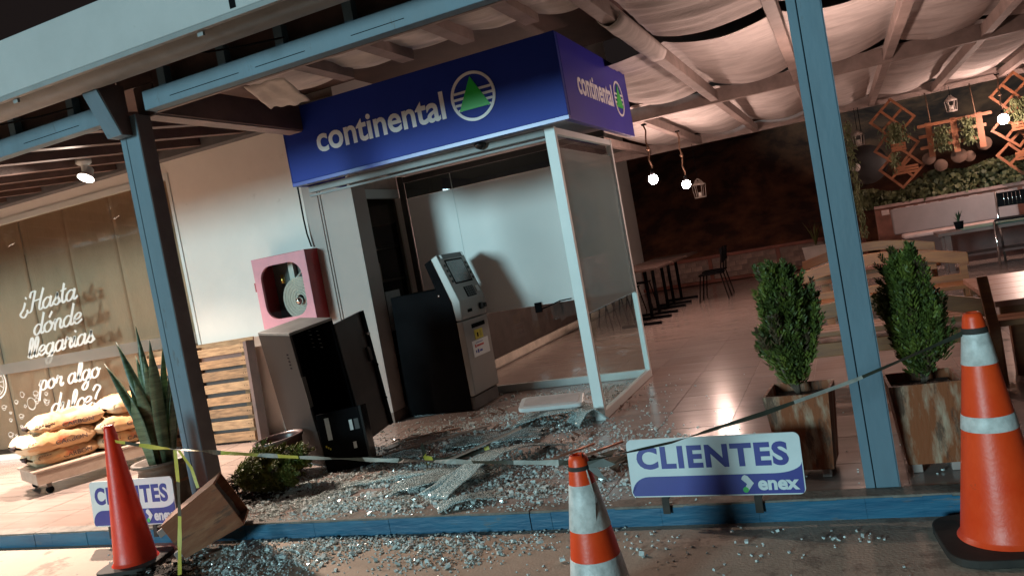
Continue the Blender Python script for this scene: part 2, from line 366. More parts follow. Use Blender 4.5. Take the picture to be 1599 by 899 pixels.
# ------------------------------------------------------------ fascia with gutter
fa = thing('roof_fascia', 'long white roof fascia with a round grey gutter below it', 'fascia')
B(-16, 7, -.335, -.30, 2.955, 3.29).build('fascia_panel', fascia_m, fa, bevel=.006)
B(-16, 7, -.337, -.305, 2.925, 2.953).build('drip_edge', grey_trim, fa)
MB().sheet(1, 14, lambda u, v: (-16+23*u, -.14-.16*math.cos(PI*v), 3.04-.145*math.sin(PI*v))).build('gutter', grey_trim, fa, solid=.006)
for xx in (-7.6, -4.9, -2.75, -1.2, .7): B(xx-.02, xx+.02, -.307, -.29, 2.90, 2.93).build('gutter_bracket', grey_trim, fa)
B(-.94, -.90, -.338, -.336, 2.97, 3.05).build('stain_patch', black, fa)
rf = thing('sun_blocking_deck', 'dark roof deck behind the white fascia, extended back to block the sun', 'roof')
B(-16, -2.1, -.29, 2.69, 3.28, 3.30).build('deck', paint_brown, rf); B(-2.098, .3, -.29, 3.9, 3.28, 3.30).build('deck', paint_brown, rf); B(.302, 7, -.29, 11.1, 3.28, 3.30).build('deck', paint_brown, rf)  # deck extended back to keep the sun off wall, beams and cloth
for i, pts in enumerate([[(-3.45, -.12, 2.93), (-3.25, -.05, 2.90), (-3.0, .05, 2.905), (-2.75, .1, 2.91)],
                         [(-1.52, -.12, 2.93), (-1.38, -.06, 2.90), (-1.2, .03, 2.90), (-.95, .11, 2.90)]]):
    tag(MB().tube(pts, .006, 5).build('loose_wire', black), ['loose dark wire under the gutter, left of the corbel', 'loose dark wire hanging from the gutter above the blue sign'][i], 'wire')

# ------------------------------------------------------------ cloth shades
cloth = mat('off_white_shade_cloth', (.56, .51, .49), .95, var=.14, scale=3, bump=.4, bscale=14, stretch=(1, 3, 1))
def drape(label, xs, y0, y1, sag, z0=2.875, edge=.04, seed=0):
    """cloth laid over the rafters, sagging between them"""
    def fn(u, v):
        x = xs[0]+(xs[-1]-xs[0])*u; y = y0+(y1-y0)*v
        for a, b in zip(xs, xs[1:]):
            if a <= x <= b+1e-6: t = (x-a)/(b-a); break
        k = max(0, math.sin(PI*t)); fold = noise.noise(Vector((x*1.1, y*6+seed*9, seed)))*.022+noise.noise(Vector((x*3, y*14, seed+5)))*.011
        wav = edge*noise.noise(Vector((x*2.2, seed*3, v*1.5)))
        return (x, y+wav, z0-sag*k**.8*(.75+.35*math.sin(v*5+seed))+fold*(.4+k)+.025*noise.noise(Vector((x, y, 7+seed))))
    o = MB().sheet(22*(len(xs)-1), 60, fn).build('shade_cloth', cloth)
    return tag(o, label, 'shade cloth', 'pale cloth shades draped over the pergola')
drape('pale cloth shade over the front rafters right of the blue sign', (.72, 1.66, 2.6, 3.54, 4.48, 5.42), .3, 2.72, .13, z0=2.95, seed=1)
drape('small pinkish cloth strip between front beam and blue sign', (-1.9, -1.25, -.74, -.26, .22, .72), .45, 1.25, .05, z0=2.95, seed=2)
drape('pale cloth shade just in front of the middle beam', (-.27, .72, 1.66, 2.6, 3.54, 4.48, 5.42), 3.15, 5.85, .11, z0=2.96, seed=3)
drape('pale cloth shade between middle beam and far beam above the pendant bulbs', (-1.2, -.27, .72, 1.66, 2.6, 3.54, 4.48, 5.42), 6.15, 10.8, .12, z0=2.95, seed=4)
# a rafter wrapped in a loose end of cloth, and the crumpled end beside the sign
tag(MB().sheet(14, 10, lambda u, v: (.72+.075*math.cos(PI*u*1.0)*1.05, 1.25+1.5*v, 2.80-.075*math.sin(PI*u)+.012*noise.noise(Vector((u*5, v*7, 2))))).build('cloth_wrap', cloth, solid=.004),
    'loose cloth end wrapped round the rafter beside the blue sign', 'cloth')
tag(MB().sheet(12, 8, lambda u, v: (-1.72+.34*u, .62+.25*v, 2.86-.13*v+.03*noise.noise(Vector((u*4, v*4, 8)))-.02*u)).build('cloth_scrap', cloth, solid=.004),
    'crumpled pink cloth scrap hanging at the left end of the front rafters', 'cloth')

# ------------------------------------------------------------ lamps
bulb_m = mat('lit_warm_bulb', (1, .9, .8), emit=(1, .67, .56, BULB))
bulb_dim = mat('small_lit_bulb', (1, .9, .8), emit=(1, .75, .55, 3))
rope_m = mat('brown_rope', (.14, .08, .05), .9, var=.4, scale=60)
spot_bulb = mat('lit_spot_lens', (1, .9, .8), emit=(1, .85, .70, 14))
bulb_r = mat('lit_bulb_by_lattice', (1, .9, .8), emit=(1, .67, .56, BULB*.75))
def pendant(label, x, y, ztop, z, r=.062, grp='bare bulbs hung on rope from the pergola'):
    t = thing('pendant_lamp', label, 'pendant lamp', (x, y, z), group=grp)
    h = ztop-z
    MB().tube([(.012*math.sin(i*2.1), .012*math.cos(i*1.7), .1+(h-.1)*i/8) for i in range(9)], .011, 7).build('rope', rope_m, t)
    MB().ball((0, 0, h*.55), .026, 6).build('knot', rope_m, t)
    MB().lathe([(.012, .14), (.022, .135), (.024, .075), (.03, .055)], 12).build('socket', black, t)
    MB().box(-.03, .03, -.03, .03, h-.01, h+.006).build('ceiling_plate', black, t)
    MB().ball((0, 0, 0), r, 8).build('bulb', bulb_r if r > .07 else bulb_m, t)
pendant('lit bulb on brown rope, nearest the glass booth', -.275, 6.5, 2.735, 2.02)
pendant('lit bulb on brown rope beside the wire birdcage lantern', -.14, 8.1, 2.735, 1.943)
pendant('lit bulb on rope hanging almost hidden behind the right post', 1.80, 3.5, 2.735, 1.95)
pendant('brightest lit bulb hanging in front of the far right lattice', 4.3, 10.2, 2.735, 2.06, r=.075)
def spot(label, x, y, z, energy, tilt):
    t = thing('spotlight', label, 'spotlight', (x, y, z), group='spotlights under the left rafters')
    MB().lathe([(.07, .0), (.07, -.035), (.05, -.05), (.03, -.055), (.03, -.13)], 18, (0, 0, .16)).build('ceiling_base', alu, t)
    hd = MB(); hd.M = Matrix.Rotation(tilt, 4, 'X'); hd.lathe([(.03, .10), (.045, .085), (.05, .03), (.075, -.02)], 18, cap=False).build('lamp_head', alu, t)
    ln = MB(); ln.M = Matrix.Rotation(tilt, 4, 'X'); ln.lathe([(.072, -.018), (.05, -.032), (.001, -.036)], 18).build('lamp_lens', spot_bulb, t)
    L = bpy.data.lights.new('spot_beam', 'SPOT'); L.energy = energy; L.spot_size = math.radians(150); L.spot_blend = .8; L.shadow_soft_size = .05; L.color = (1, .80, .66)
    lo = bpy.data.objects.new('spot_beam', L); COL.objects.link(lo); lo.parent = t; lo.location = (0, .06*math.sin(tilt), -.06); lo.rotation_euler = (tilt, 0, 0)
spot('lit spotlight under the rafters just left of the corbel', -4.5, 1.6, 2.83, SPOTW, -.55)
spot('lit spotlight under the rafters over the charcoal bags', -6.75, 1.6, 2.83, SPOTW, -.55)
spot('lit spotlight under the rafters at the far left', -8.8, 1.6, 2.83, SPOTW, -.55)

# ------------------------------------------------------------ sign box
sg_blue = mat('blue_sign_face', (.012, .035, .30), .55, var=.05, scale=2, spec=.25)
sg_side = mat('blue_sign_side', (.03, .03, .34), .45, var=.05, scale=2, spec=.3)
sg_white = mat('sign_white', (.78, .79, .82), .4, var=.02)
sg_green = mat('sign_green', (.02, .50, .06), .4, var=.03)
SX0, SX1, SY, SY2, SZ0, SZ1 = -2.36, .177, 1.81, 3.86, 2.3, 2.954
sg = thing('bank_sign', 'large blue box sign reading continental with green triangle emblem', 'sign')
B(SX0, SX1-.002, SY, SY+.05, SZ0+.03, SZ1).build('front_face', sg_blue, sg, bevel=.004)
B(SX0, SX1, SY-.004, SY+.05, SZ0, SZ0+.028).build('bottom_trim', mat('blue_trim', (.012, .02, .33), .3), sg)
B(SX0-.004, SX0-.001, SY-.004, SY+.05, SZ0, SZ1).build('corner_trim', MATS['blue_trim'], sg)
B(SX1-.05, SX1, SY+.052, SY2, SZ0, SZ1).build('side_face', sg_side, sg, bevel=.004)
B(SX0, SX0+.04, SY+.052, WY-.14, SZ0, SZ1).build('side_face', sg_side, sg)
B(SX0, SX1-.052, SY+.052, 2.6, SZ1-.02, SZ1-.002).build('top_panel', black, sg)
B(-2.3, SX1-.052, SY+.052, 3.84, 2.42, 2.44).build('soffit', mat('booth_soffit', (.20, .20, .24), .35), sg)
B(SX0+.045, SX1-.052, SY+.052, 1.94, SZ0+.004, SZ0+.02).build('under_panel', MATS['booth_soffit'], sg)
def emblem(par, c, r, front=True):
    """circle with bars behind a triangle, standing a few mm proud"""
    mb = MB(); ri = r*.88; n = 48; d = 0.
    def P(a, b, q): return (c[0]+a, c[1]-q, c[2]+b) if front else (c[0]+q, c[1]+a, c[2]+b)
    vs = []; fs = []
    for k in range(n):
        a = 2*PI*k/n
        for rr, q in ((r, .001), (r, .006), (ri, .006), (ri, .001)): vs.append(P(rr*math.cos(a), rr*math.sin(a), q))
    for k in range(n):
        for j in range(3): fs.append((4*k+j, 4*k+j+1, 4*((k+1) % n)+j+1, 4*((k+1) % n)+j))
    mb.add(vs, fs); mb.build('emblem_ring', sg_white, par)
    mb = MB()
    for z, hh in ((.24, .10), (.0, .10), (-.24, .10), (-.46, .09)):
        z *= r; hh *= r
        for sgn in (-1, 1):
            xo = math.sqrt(max(0, (ri*.99)**2-z*z)); xi = r*(.12+(.62-z/r)*.42)
            if xo > xi:
                vs = [P(sgn*a, z+b, q) for q in (.001, .0045) for a, b in ((xi, -hh/2), (xo, -hh/2), (xo, hh/2), (xi-.04*r, hh/2))]
                mb.add(vs, [(0, 1, 2, 3), (7, 6, 5, 4), (0, 4, 5, 1), (1, 5, 6, 2), (2, 6, 7, 3), (3, 7, 4, 0)])
    mb.build('emblem_bars', sg_white, par)
    t = [(0, .80*r), (.70*r, -.50*r), (-.70*r, -.50*r)]
    vs = [P(a, b, q) for q in (.001, .0065) for a, b in t]
    MB().add(vs, [(0, 1, 2), (5, 4, 3), (0, 3, 4, 1), (1, 4, 5, 2), (2, 5, 3, 0)]).build('emblem_triangle', sg_green, par)
text_part('lettering', 'continental', .30, sg_white, sg, (-2.04, SY-.001, 2.535), (PI/2, 0, 0), bold=.006, width=1.235)
emblem(sg, (-.55, SY, 2.645), .19)
text_part('lettering', 'continental', .27, sg_white, sg, (SX1+.001, 2.18, 2.535), (PI/2, 0, PI/2), bold=.006, width=1.05)
emblem(sg, (SX1, 3.45, 2.625), .165, False)

# ------------------------------------------------------------ glass booth
bo = thing('glass_booth', 'glass cash machine booth with pale metal frame and shattered open front', 'booth')
GY, GY2 = 1.957, 3.61
B(-.085, 0, GY, GY+.045, 0, 2.296).build('corner_post', alu, bo, bevel=.003)
B(-.05, 0, GY2-.045, GY2, 0, 2.296).build('corner_post', alu, bo, bevel=.003)
B(-.045, -.001, GY+.047, GY2-.047, .002, .07).build('bottom_rail', alu, bo, bevel=.003)
B(-.045, -.001, GY+.047, GY2-.047, 2.24, 2.29).build('top_rail', alu, bo, bevel=.003)
B(-2.28, -.052, GY2-.045, GY2-.002, .002, .075).build('bottom_rail', alu, bo, bevel=.003)
B(-2.28, -.052, GY2-.045, GY2-.002, 2.34, 2.40).build('top_rail', dark_metal, bo)
B(-2.32, -.087, GY+.002, GY+.05, 2.24, 2.296).build('header_rail', grey_trim, bo, bevel=.003)  # darker grey than the other rails, standing in for the sign's shade
B(-2.32, -.087, GY+.004, GY+.03, 2.205, 2.222).build('header_track', grey_trim, bo)
B(-2.345, -2.285, GY2-.06, GY2+.01, 0, 2.412).build('jamb', dark_metal, bo, bevel=.003)
def pane(n, m, *a): return B(*a).build(n, m, bo)
pane('clear_pane', glass, -.03, -.022, GY+.05, GY2-.05, .072, .828)
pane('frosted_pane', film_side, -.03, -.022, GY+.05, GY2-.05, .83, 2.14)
pane('clear_pane', glass, -.03, -.022, GY+.05, GY2-.05, 2.142, 2.238)
for a, b in ((-2.28, -1.735), (-1.73, -.06)):
    pane('clear_pane', glass, a, b, GY2-.03, GY2-.022, .077, .838)
    pane('frosted_pane', film, a, b, GY2-.03, GY2-.022, .84, 2.17)
    pane('clear_pane', glassmat('smoked_glass%d' % int(a*-10), (.12, .14, .14)), a, b, GY2-.03, GY2-.022, 2.172, 2.338)
B(-1.736, -1.729, GY2-.034, GY2-.02, .08, 2.33).build('pane_joint', alu, bo)
dc = thing('dome_camera', 'small black dome camera under the blue sign box', 'camera', (-.62, 1.93, 2.297))
MB().lathe([(.05, 0), (.05, -.012), (.035, -.035), (.001, -.05)], 16).build('dome', black_gloss, dc)
sb_ = thing('sensor_box', 'small black box with a dangling wire at the foot of the frosted back glass', 'sensor', (-1.02, 3.57, .80))
B(-.035, .035, -.02, .012, -.03, .07).build('box', black, sb_, bevel=.004)
MB().tube([(.035, 0, .0), (.12, -.01, .02), (.24, -.01, .055), (.36, -.005, .06)], .006, 6).build('wire', black, sb_)
tag(MB().tube([(-2.905, 2.60, 2.42), (-2.90, 2.59, 2.1), (-2.89, 2.585, 1.95), (-2.87, 2.59, 1.82)], .008, 6).build('cable', black), 'black cable running down the wall to the red hose cabinet', 'cable')
# ------------------------------------------------------------ hand-drawn script lettering on the window
GL = {'a': ([[(.78, .82), (.45, 1.0), (.13, .72), (.05, .3), (.25, 0), (.52, .12), (.74, .5), (.82, .95)], [(.84, .98), (.74, .3), (.86, .02), (1.12, .25)]], 1.05),
 'd': ([[(.78, .82), (.45, 1.0), (.13, .72), (.05, .3), (.25, 0), (.52, .12), (.74, .5), (.82, .95)], [(1.0, 2.0), (.84, 1.0), (.74, .3), (.86, .02), (1.12, .25)]], 1.05),
 'g': ([[(.78, .82), (.45, 1.0), (.13, .72), (.05, .3), (.25, 0), (.52, .12), (.74, .5), (.82, .95)], [(.84, .98), (.72, 0), (.58, -.75), (.25, -1.0), (.05, -.7), (.4, -.25), (.85, 0), (1.12, .25)]], 1.05),
 'o': ([[(.5, 1.0), (.15, .78), (.05, .35), (.3, 0), (.66, .15), (.82, .6), (.62, .98), (.45, .98)], [(.62, .95), (.75, .72), (1.05, .8)]], 1.0),
 'p': ([[(.0, .55), (.24, 1.0), (.12, 0), (.0, -1.0)], [(.2, .55), (.5, 1.0), (.82, .78), (.74, .2), (.45, 0), (.18, .18)], [(.6, .06), (1.0, .25)]], 1.0),
 'l': ([[(.0, .15), (.35, .8), (.55, 1.6), (.42, 2.0), (.24, 1.6), (.14, .5), (.3, 0), (.62, .25)]], .58),
 'e': ([[(.05, .38), (.5, .5), (.7, .8), (.45, 1.0), (.12, .7), (.08, .25), (.35, 0), (.82, .28)]], .78),
 'c': ([[(.72, .78), (.5, 1.0), (.15, .7), (.08, .25), (.35, 0), (.78, .28)]], .74),
 'u': ([[(.0, .6), (.18, 1.0), (.1, .3), (.3, 0), (.6, .3), (.8, 1.0)], [(.8, 1.0), (.72, .25), (.86, 0), (1.1, .25)]], 1.03),
 'n': ([[(.0, .6), (.2, 1.0), (.12, 0)], [(.15, .5), (.48, 1.0), (.72, .8), (.66, .25), (.8, 0), (1.04, .25)]], .98),
 'r': ([[(.0, .45), (.22, 1.12), (.32, .9), (.64, .95), (.52, .3), (.66, 0), (.88, .25)]], .82),
 'i': ([[(.0, .5), (.22, 1.0), (.14, .25), (.3, 0), (.52, .25)], [(.27, 1.45), (.29, 1.52)]], .48),
 's': ([[(-.05, .2), (.3, .75), (.42, 1.15), (.42, .8), (.62, .35), (.4, 0), (.12, .14)], [(.4, .02), (.8, .25)]], .72),
 't': ([[(.32, 1.8), (.17, .5), (.3, 0), (.58, .25)], [(.0, 1.2), (.55, 1.28)]], .55),
 'H': ([[(.55, 1.95), (.35, 1.0), (.18, .15), (-.1, .0), (-.25, .25)], [(1.35, 2.0), (1.1, 1.0), (.98, .2), (1.15, 0), (1.4, .25)], [(.0, 1.5), (.15, 1.95), (.55, 1.95)], [(.36, 1.0), (1.1, 1.06)]], 1.32),
 '?': ([[(.1, 1.55), (.4, 2.0), (.8, 1.7), (.52, 1.15), (.36, .6)], [(.27, .08), (.29, .14)]], .9),
 '¿': ([[(.75, .1), (.4, -.35), (.0, -.0), (.3, .5), (.46, 1.05)], [(.52, 1.5), (.54, 1.57)]], .95),
 "'": ([[(.1, 1.4), (.35, 1.9)]], 0.)}
def spline(p, k=6):
    q = [Vector((*a, 0)) for a in p]
    if len(q) < 3: return q
    out = []
    for i in range(len(q)-1):
        a, b, c, d = q[max(i-1, 0)], q[i], q[i+1], q[min(i+2, len(q)-1)]
        for j in range(k):
            t = j/k; out.append(.5*((2*b)+(c-a)*t+(2*a-5*b+4*c-d)*t*t+(3*b-a-3*c+d)*t**3))
    return out+[q[-1]]
_lay = [0]
def script_line(mb, txt, x, z, h, y, slope=.06, width=None):
    pens = []; cx = 0.
    for ch in txt:
        if ch == ' ': cx += .6; continue
        if ch == 'ó': st, ad = GL['o']; st = st+[[(.55, 1.4), (.8, 1.85)]]
        else: st, ad = GL[ch]
        for s_ in st: pens.append([(p.x+cx+p.y*.22, p.y) for p in spline(s_)])
        cx += ad
    k = width/cx if width else h
    for s_ in pens:
        pts = [(x+a*k, z+b*h+a*k*slope) for a, b in s_]; vs = []; _lay[0] += 1; yy = y-(_lay[0] % 40)*.00006
        for i, p in enumerate(pts):
            a = Vector(pts[max(i-1, 0)]); b = Vector(pts[min(i+1, len(pts)-1)]); d = (b-a)
            d = d.normalized() if d.length > 0 else Vector((0, 1))
            wd = h*(.066+.112*abs(d.y)**1.3); n = Vector((-d.y, d.x))*wd
            if i == 0: p = Vector(p)-d*wd*.5
            elif i == len(pts)-1: p = Vector(p)+d*wd*.5
            vs += [(p[0]+n.x, yy, p[1]+n.y), (p[0]-n.x, yy, p[1]-n.y)]
        mb.add(vs, [(2*i, 2*i+1, 2*i+3, 2*i+2) for i in range(len(pts)-1)])
vinyl = mat('white_window_vinyl', (.80, .78, .74), .6, var=.02)
mb = MB(); ly = WY+.012
script_line(mb, '¿Hasta', -7.34, 1.74, .115, ly, width=1.0)
script_line(mb, 'dónde', -7.18, 1.47, .115, ly, width=.84)
script_line(mb, 'llegarias', -7.36, 1.205, .115, ly, width=1.16)
mb.build('window_lettering', vinyl, shop)
mb = MB()
script_line(mb, 'por algo', -7.28, .80, .11, ly, width=1.06)
script_line(mb, 'dulce?', -7.16, .50, .11, ly, width=.86)
mb.build('window_lettering', vinyl, shop)
mb = MB()
mb.add([(-8.05+r*math.cos(2*PI*k/40), ly, .98+r*math.sin(2*PI*k/40)) for r in (.21, .19) for k in range(40)], [(k, (k+1) % 40, 40+(k+1) % 40, 40+k) for k in range(40)])
mb.add([(-8.05+r*math.cos(2*PI*k/40), ly, .98+r*math.sin(2*PI*k/40)) for r in (.165, .155) for k in range(40)], [(k, (k+1) % 40, 40+(k+1) % 40, 40+k) for k in range(40)])
for k in range(12):
    a = 2*PI*k/12; mb.add([(-8.05+r*math.cos(a+q), ly-.0005, .98+r*math.sin(a+q)) for r, q in ((.05, -.1), (.05, .1), (.155, .03), (.155, -.03))], [(0, 1, 2, 3)])
mb.build('window_emblem', vinyl, shop)
def ring(mb, c, rx, rz, wd, a0=0, a1=2*PI, n=24):
    _lay[0] += 1; y = ly-(_lay[0] % 40)*.00006
    mb.add([(c[0]+(rx-q)*math.cos(a0+(a1-a0)*k/n), y, c[1]+(rz-q)*math.sin(a0+(a1-a0)*k/n)) for q in (0, wd) for k in range(n+1)], [(k, k+1, n+2+k, n+1+k) for k in range(n)])
mb = MB(); rr = random.Random(5)                       # sketched cups and cakes along the foot of the glass
for i in range(24):
    cx = -8.0+rr.uniform(0, .85); cz = .2+rr.uniform(0, .62)
    a = rr.uniform(.018, .045) if i else .075; ring(mb, (cx, cz), a, a*rr.uniform(.5, 1.1), .005); ring(mb, (cx+a, cz), a*.4, a*.4, .005, -1.4, 1.4, 10)
    ring(mb, (cx, cz-a*.3), a*.9, a*.8, .005, PI, 2*PI, 12)
mb.build('window_drawing', vinyl, shop)

# ------------------------------------------------------------ cash machine
silver = mat('silver_grey_plastic', (.31, .295, .28), .42, .2, var=.04, scale=3)
atm = thing('cash_machine', 'grey and black cash machine standing behind the shattered booth front', 'cash machine')
AY, AY2 = 2.79, 3.35
MB().prism([(-2.268, .012), (-1.568, .012), (-1.568, .13), (-1.562, .13), (-1.562, .876), (-1.576, 1.049), (-1.712, 1.482), (-1.788, 1.447), (-1.716, 1.187), (-2.222, 1.187)], AY+.004, AY2-.004).build('cabinet', black, atm, bevel=.005)
B(-2.25, -1.57, AY+.03, AY2-.03, 0, .011).build('foot', black_gloss, atm)
up = MB().prism([(-1.56, .866), (-1.494, .866), (-1.484, 1.05), (-1.64, 1.516), (-1.71, 1.484), (-1.574, 1.05)], AY, AY2).build('upper_fascia', silver, atm, bevel=.008)
lo = MB().prism([(-1.556, .135), (-1.499, .148), (-1.494, .857), (-1.56, .857)], AY, AY2).build('lower_fascia', silver, atm, bevel=.008)
B(-1.60, -1.52, AY+.012, AY2-.012, .012, .13).build('plinth', mat('plinth_brown', (.10, .085, .08), .6), atm)
# slanted face frame: origin at its foot, s up the slope, n outwards
sd = Vector((-.156, 0, .466)).normalized(); sn = Vector((.466, 0, .156)).normalized(); s0 = Vector((-1.484, 0, 1.05))
def slant(s0_, s1_, y0, y1, n0, n1):
    vs = [s0+sd*s_+sn*n_+Vector((0, y, 0)) for n_ in (n0, n1) for y in (y0, y1) for s_ in (s0_, s1_)]
    return MB().add(vs, [(0, 2, 3, 1), (4, 5, 7, 6), (0, 1, 5, 4), (2, 6, 7, 3), (0, 4, 6, 2), (1, 3, 7, 5)])
slant(.17, .425, AY+.09, AY2-.09, -.004, .003).build('screen_bezel', black, up)
slant(.185, .41, AY+.105, AY2-.105, .003, .005).build('screen', mat('dark_screen', (.07, .06, .06), .12, coat=.5), up)
slant(.440, .483, AY+.03, AY2-.03, -.004, .004).build('top_lamp_bar', mat('dark_red_bar', (.04, .018, .016), .3), up)
for yy in (AY+.03, AY2-.07): slant(.442, .481, yy, yy+.04, .0045, .009).build('top_lamp', chrome, up)
for i in range(4):
    for yy in (AY+.045, AY2-.065): slant(.19+.055*i, .215+.055*i, yy, yy+.025, .001, .008).build('key', black_gloss, up)
slant(.02, .125, AY+.2, AY+.40, -.004, .004).build('keypad_recess', black, up)
for i in range(4):
    for j in range(4): slant(.028+.024*i, .046+.024*i, AY+.21+.045*j, AY+.245+.045*j, .005, .010).build('key', mat('dark_keys', (.05, .05, .05), .35) if 'dark_keys' not in MATS else MATS['dark_keys'], up)
slant(.05, .11, AY+.43, AY+.50, .001, .012).build('card_reader', mat('reader_pale', (.55, .55, .53), .4), up)
B(-1.494, -1.485, AY+.14, AY+.23, .925, .955).build('slot', black, up)
kn = B(-1.492, -1.46, AY+.40, AY+.46, .92, .985).build('cash_mouth', black_gloss, up, bevel=.01)
B(-1.492, -1.455, AY+.47, AY+.52, .93, .975).build('slot_guide', black_gloss, up, bevel=.008)
B(-1.4965, -1.488, AY+.17, AY+.46, .765, .805).build('slot', black, lo)
st = B(-1.4955, -1.4925, AY+.2, AY+.385, .65, .742).build('sticker', mat('yellow_sticker', (.62, .50, .04), .5), lo)
B(-1.4925, -1.4915, AY+.25, AY+.28, .67, .71).build('sticker_mark', black, st); B(-1.4925, -1.4915, AY+.31, AY+.35, .67, .725).build('sticker_mark', mat('yellow_dark', (.45, .34, .02), .5), st)
pp = B(-1.4965, -1.4915, AY+.11, AY+.475, .49, .643).build('paper_sheet', mat('white_paper', (.74, .72, .72), .6, var=.02), lo)
ink = {'red_ink': (.5, .04, .03), 'blue_ink': (.03, .05, .3)}
for n_, c_ in ink.items(): mat(n_, c_, .6)
for (a, b, z, h, m_) in ((.16, .19, .575, .03, 'red_ink'), (.20, .36, .58, .018, 'red_ink'), (.16, .185, .525, .025, 'blue_ink'), (.20, .235, .52, .035, 'blue_ink'), (.25, .31, .525, .02, 'blue_ink'), (.19, .35, .615, .006, 'blue_ink')):
    B(-1.4916, -1.491, AY+a, AY+b, z, z+h).build('print_mark', MATS[m_], pp)
MB().tube([(-1.69, AY+.006, 1.13), (-1.69, AY-.012, 1.13)], .012, 10).build('lock', chrome, atm)

# ------------------------------------------------------------ torn-out safe cabinet
safe_grey = mat('brown_grey_enamel', (.034, .027, .025), .5, .1, var=.12, spec=.2, scale=5, wear=((.20, .18, .17), 9, .66, .6), bump=.05)
sf = thing('safe_cabinet', 'empty black safe cabinet tilted over with its door hanging open', 'safe', (-2.117, 1.219, .004))
sf.rotation_mode = 'QUATERNION'
sf.rotation_quaternion = (Matrix.Rotation(1.175, 3, 'Z') @ Matrix.Rotation(.068, 3, 'X') @ Matrix.Rotation(-.129, 3, 'Y')).to_quaternion()
SW, SD, SH, T = .40, .50, 1.113, .022
B(0, T, 0, SD, 0, SH-T-.001).build('side_panel', safe_grey, sf, bevel=.003)
B(SW-T, SW, 0, SD, 0, SH-T-.001).build('side_panel', black, sf, bevel=.003)
B(T+.001, SW-T-.001, SD-T, SD, 0, SH-T-.001).build('back_panel', black, sf)
B(0, SW, 0, SD, SH-T, SH).build('top_panel', mat('dusty_steel_top', (.22, .21, .20), .45, .3, var=.2), sf, bevel=.003)
B(T+.001, SW-T-.001, 0, SD-T-.001, 0, T).build('bottom_panel', black, sf)
for i in range(5): B(-.002, 0, .10+.0*i, .125, .93-.028*i, .94-.028*i).build('vent_slot', black, sf)
for j in (.12, .24):
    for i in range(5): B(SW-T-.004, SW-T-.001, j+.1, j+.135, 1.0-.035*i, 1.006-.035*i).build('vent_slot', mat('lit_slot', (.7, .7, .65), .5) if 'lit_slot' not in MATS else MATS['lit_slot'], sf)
for zz in (.05, .5): B(-.001, T+.012, -.006, -.001, zz, zz+.25).build('edge_strip', dark_metal, sf)
dr = thing('door', None, None); dr.parent = sf; dr.location = (SW+.004, 0, .03); dr.rotation_euler = (0, 0, math.radians(20))
B(0, .39, -.004, .02, 0, SH-.09).build('door_skin', mat('dark_brown_steel', (.05, .036, .032), .45, .2, var=.15), dr, bevel=.003)
B(.35, .395, -.02, -.004, 0, SH-.09).build('door_edge', black, dr)
for zz in (.25, .55, .83): MB().tube([(.35, -.02, zz), (.35, -.05, zz)], .014, 8).build('lock_bolt', chrome if zz > .8 else black, dr)
B(.30, .34, -.03, -.005, .6, .72).build('handle', black_gloss, dr)
bx_ = thing('broken_panel', 'black machine panel with pale labels leaning in front of the safe', 'panel', (-1.82, 1.10, .0), rot=(math.radians(-6), math.radians(-3), .35))
B(-.17, .17, -.0, .045, .004, .46).build('panel_face', black, bx_, bevel=.006)
B(.172, .19, -.01, .16, .004, .46).build('panel_side', black_gloss, bx_)
lb = mat('pale_label', (.62, .66, .66), .5)
for a, b, c_, d in ((-.11, -.075, .25, .42), (.075, .1, .29, .37), (.075, .1, .15, .2)): B(a, b, -.003, -.001, c_, d).build('label', lb, bx_)
B(.115, .15, -.003, -.001, .29, .37).build('label', mat('dark_label', (.06, .06, .06), .4), bx_)
for i in range(3): B(-.14+.014*i, -.13+.014*i, -.003, -.001, .20-.012*i, .215-.012*i).build('mark', MATS['yellow_sticker'], bx_)

# ------------------------------------------------------------ fire hose cabinet
red = mat('red_enamel', (.36, .03, .035), .35, var=.08, coat=.2)
pink = mat('sun_faded_red_enamel', (.64, .27, .32), .5, var=.06)
rc = thing('hose_cabinet', 'faded red fire hose cabinet on the white wall', 'hose cabinet', (-3.16, 2.42, 1.1))
MB().box(.302, .325, .0, .275, 0, .70).box(-.325, -.302, .03, .275, 0, .70).box(-.30, .30, .03, .275, .68, .70).box(-.30, .30, .03, .275, 0, .02).box(-.30, .30, .255, .275, .021, .679).build('cabinet_body', red, rc, bevel=.004)
def rrect(x0, x1, z0, z1, r, n=6):
    out = []
    for cx, cz, a in ((x1-r, z1-r, 0), (x0+r, z1-r, PI/2), (x0+r, z0+r, PI), (x1-r, z0+r, 1.5*PI)):
        out += [(cx+r*math.cos(a+PI/2*k/n), cz+r*math.sin(a+PI/2*k/n)) for k in range(n+1)]
    return out
oi = rrect(-.25, .25, .08, .61, .14); no = len(oi)
oo = []
for (a, b) in oi:                                         # outer edge sampled in the same directions
    dx, dz = a, b-.345; t = min(.324/abs(dx) if dx else 9, .349/abs(dz) if dz else 9); oo.append((max(-.324, min(.324, a+dx*(t-1))), max(.001, min(.699, b+dz*(t-1)))))
cs = [(.324, .699), (-.324, .699), (-.324, .001), (.324, .001)]
for c_ in cs:
    i = min(range(no), key=lambda k: (oo[k][0]-c_[0])**2+(oo[k][1]-c_[1])**2); oo[i] = c_
mb = MB(); vs = []
for y in (-.006, .024):
    vs += [(a, y, b) for a, b in oi]+[(a, y, b) for a, b in oo]
mb.add(vs, [(k, (k+1) % no, no+(k+1) % no, no+k) for k in range(no)]+[(2*no+no+k, 2*no+no+(k+1) % no, 2*no+(k+1) % no, 2*no+k) for k in range(no)]
       + [((k+1) % no, k, 2*no+k, 2*no+(k+1) % no) for k in range(no)]+[(no+k, no+(k+1) % no, 3*no+(k+1) % no, 3*no+k) for k in range(no)])
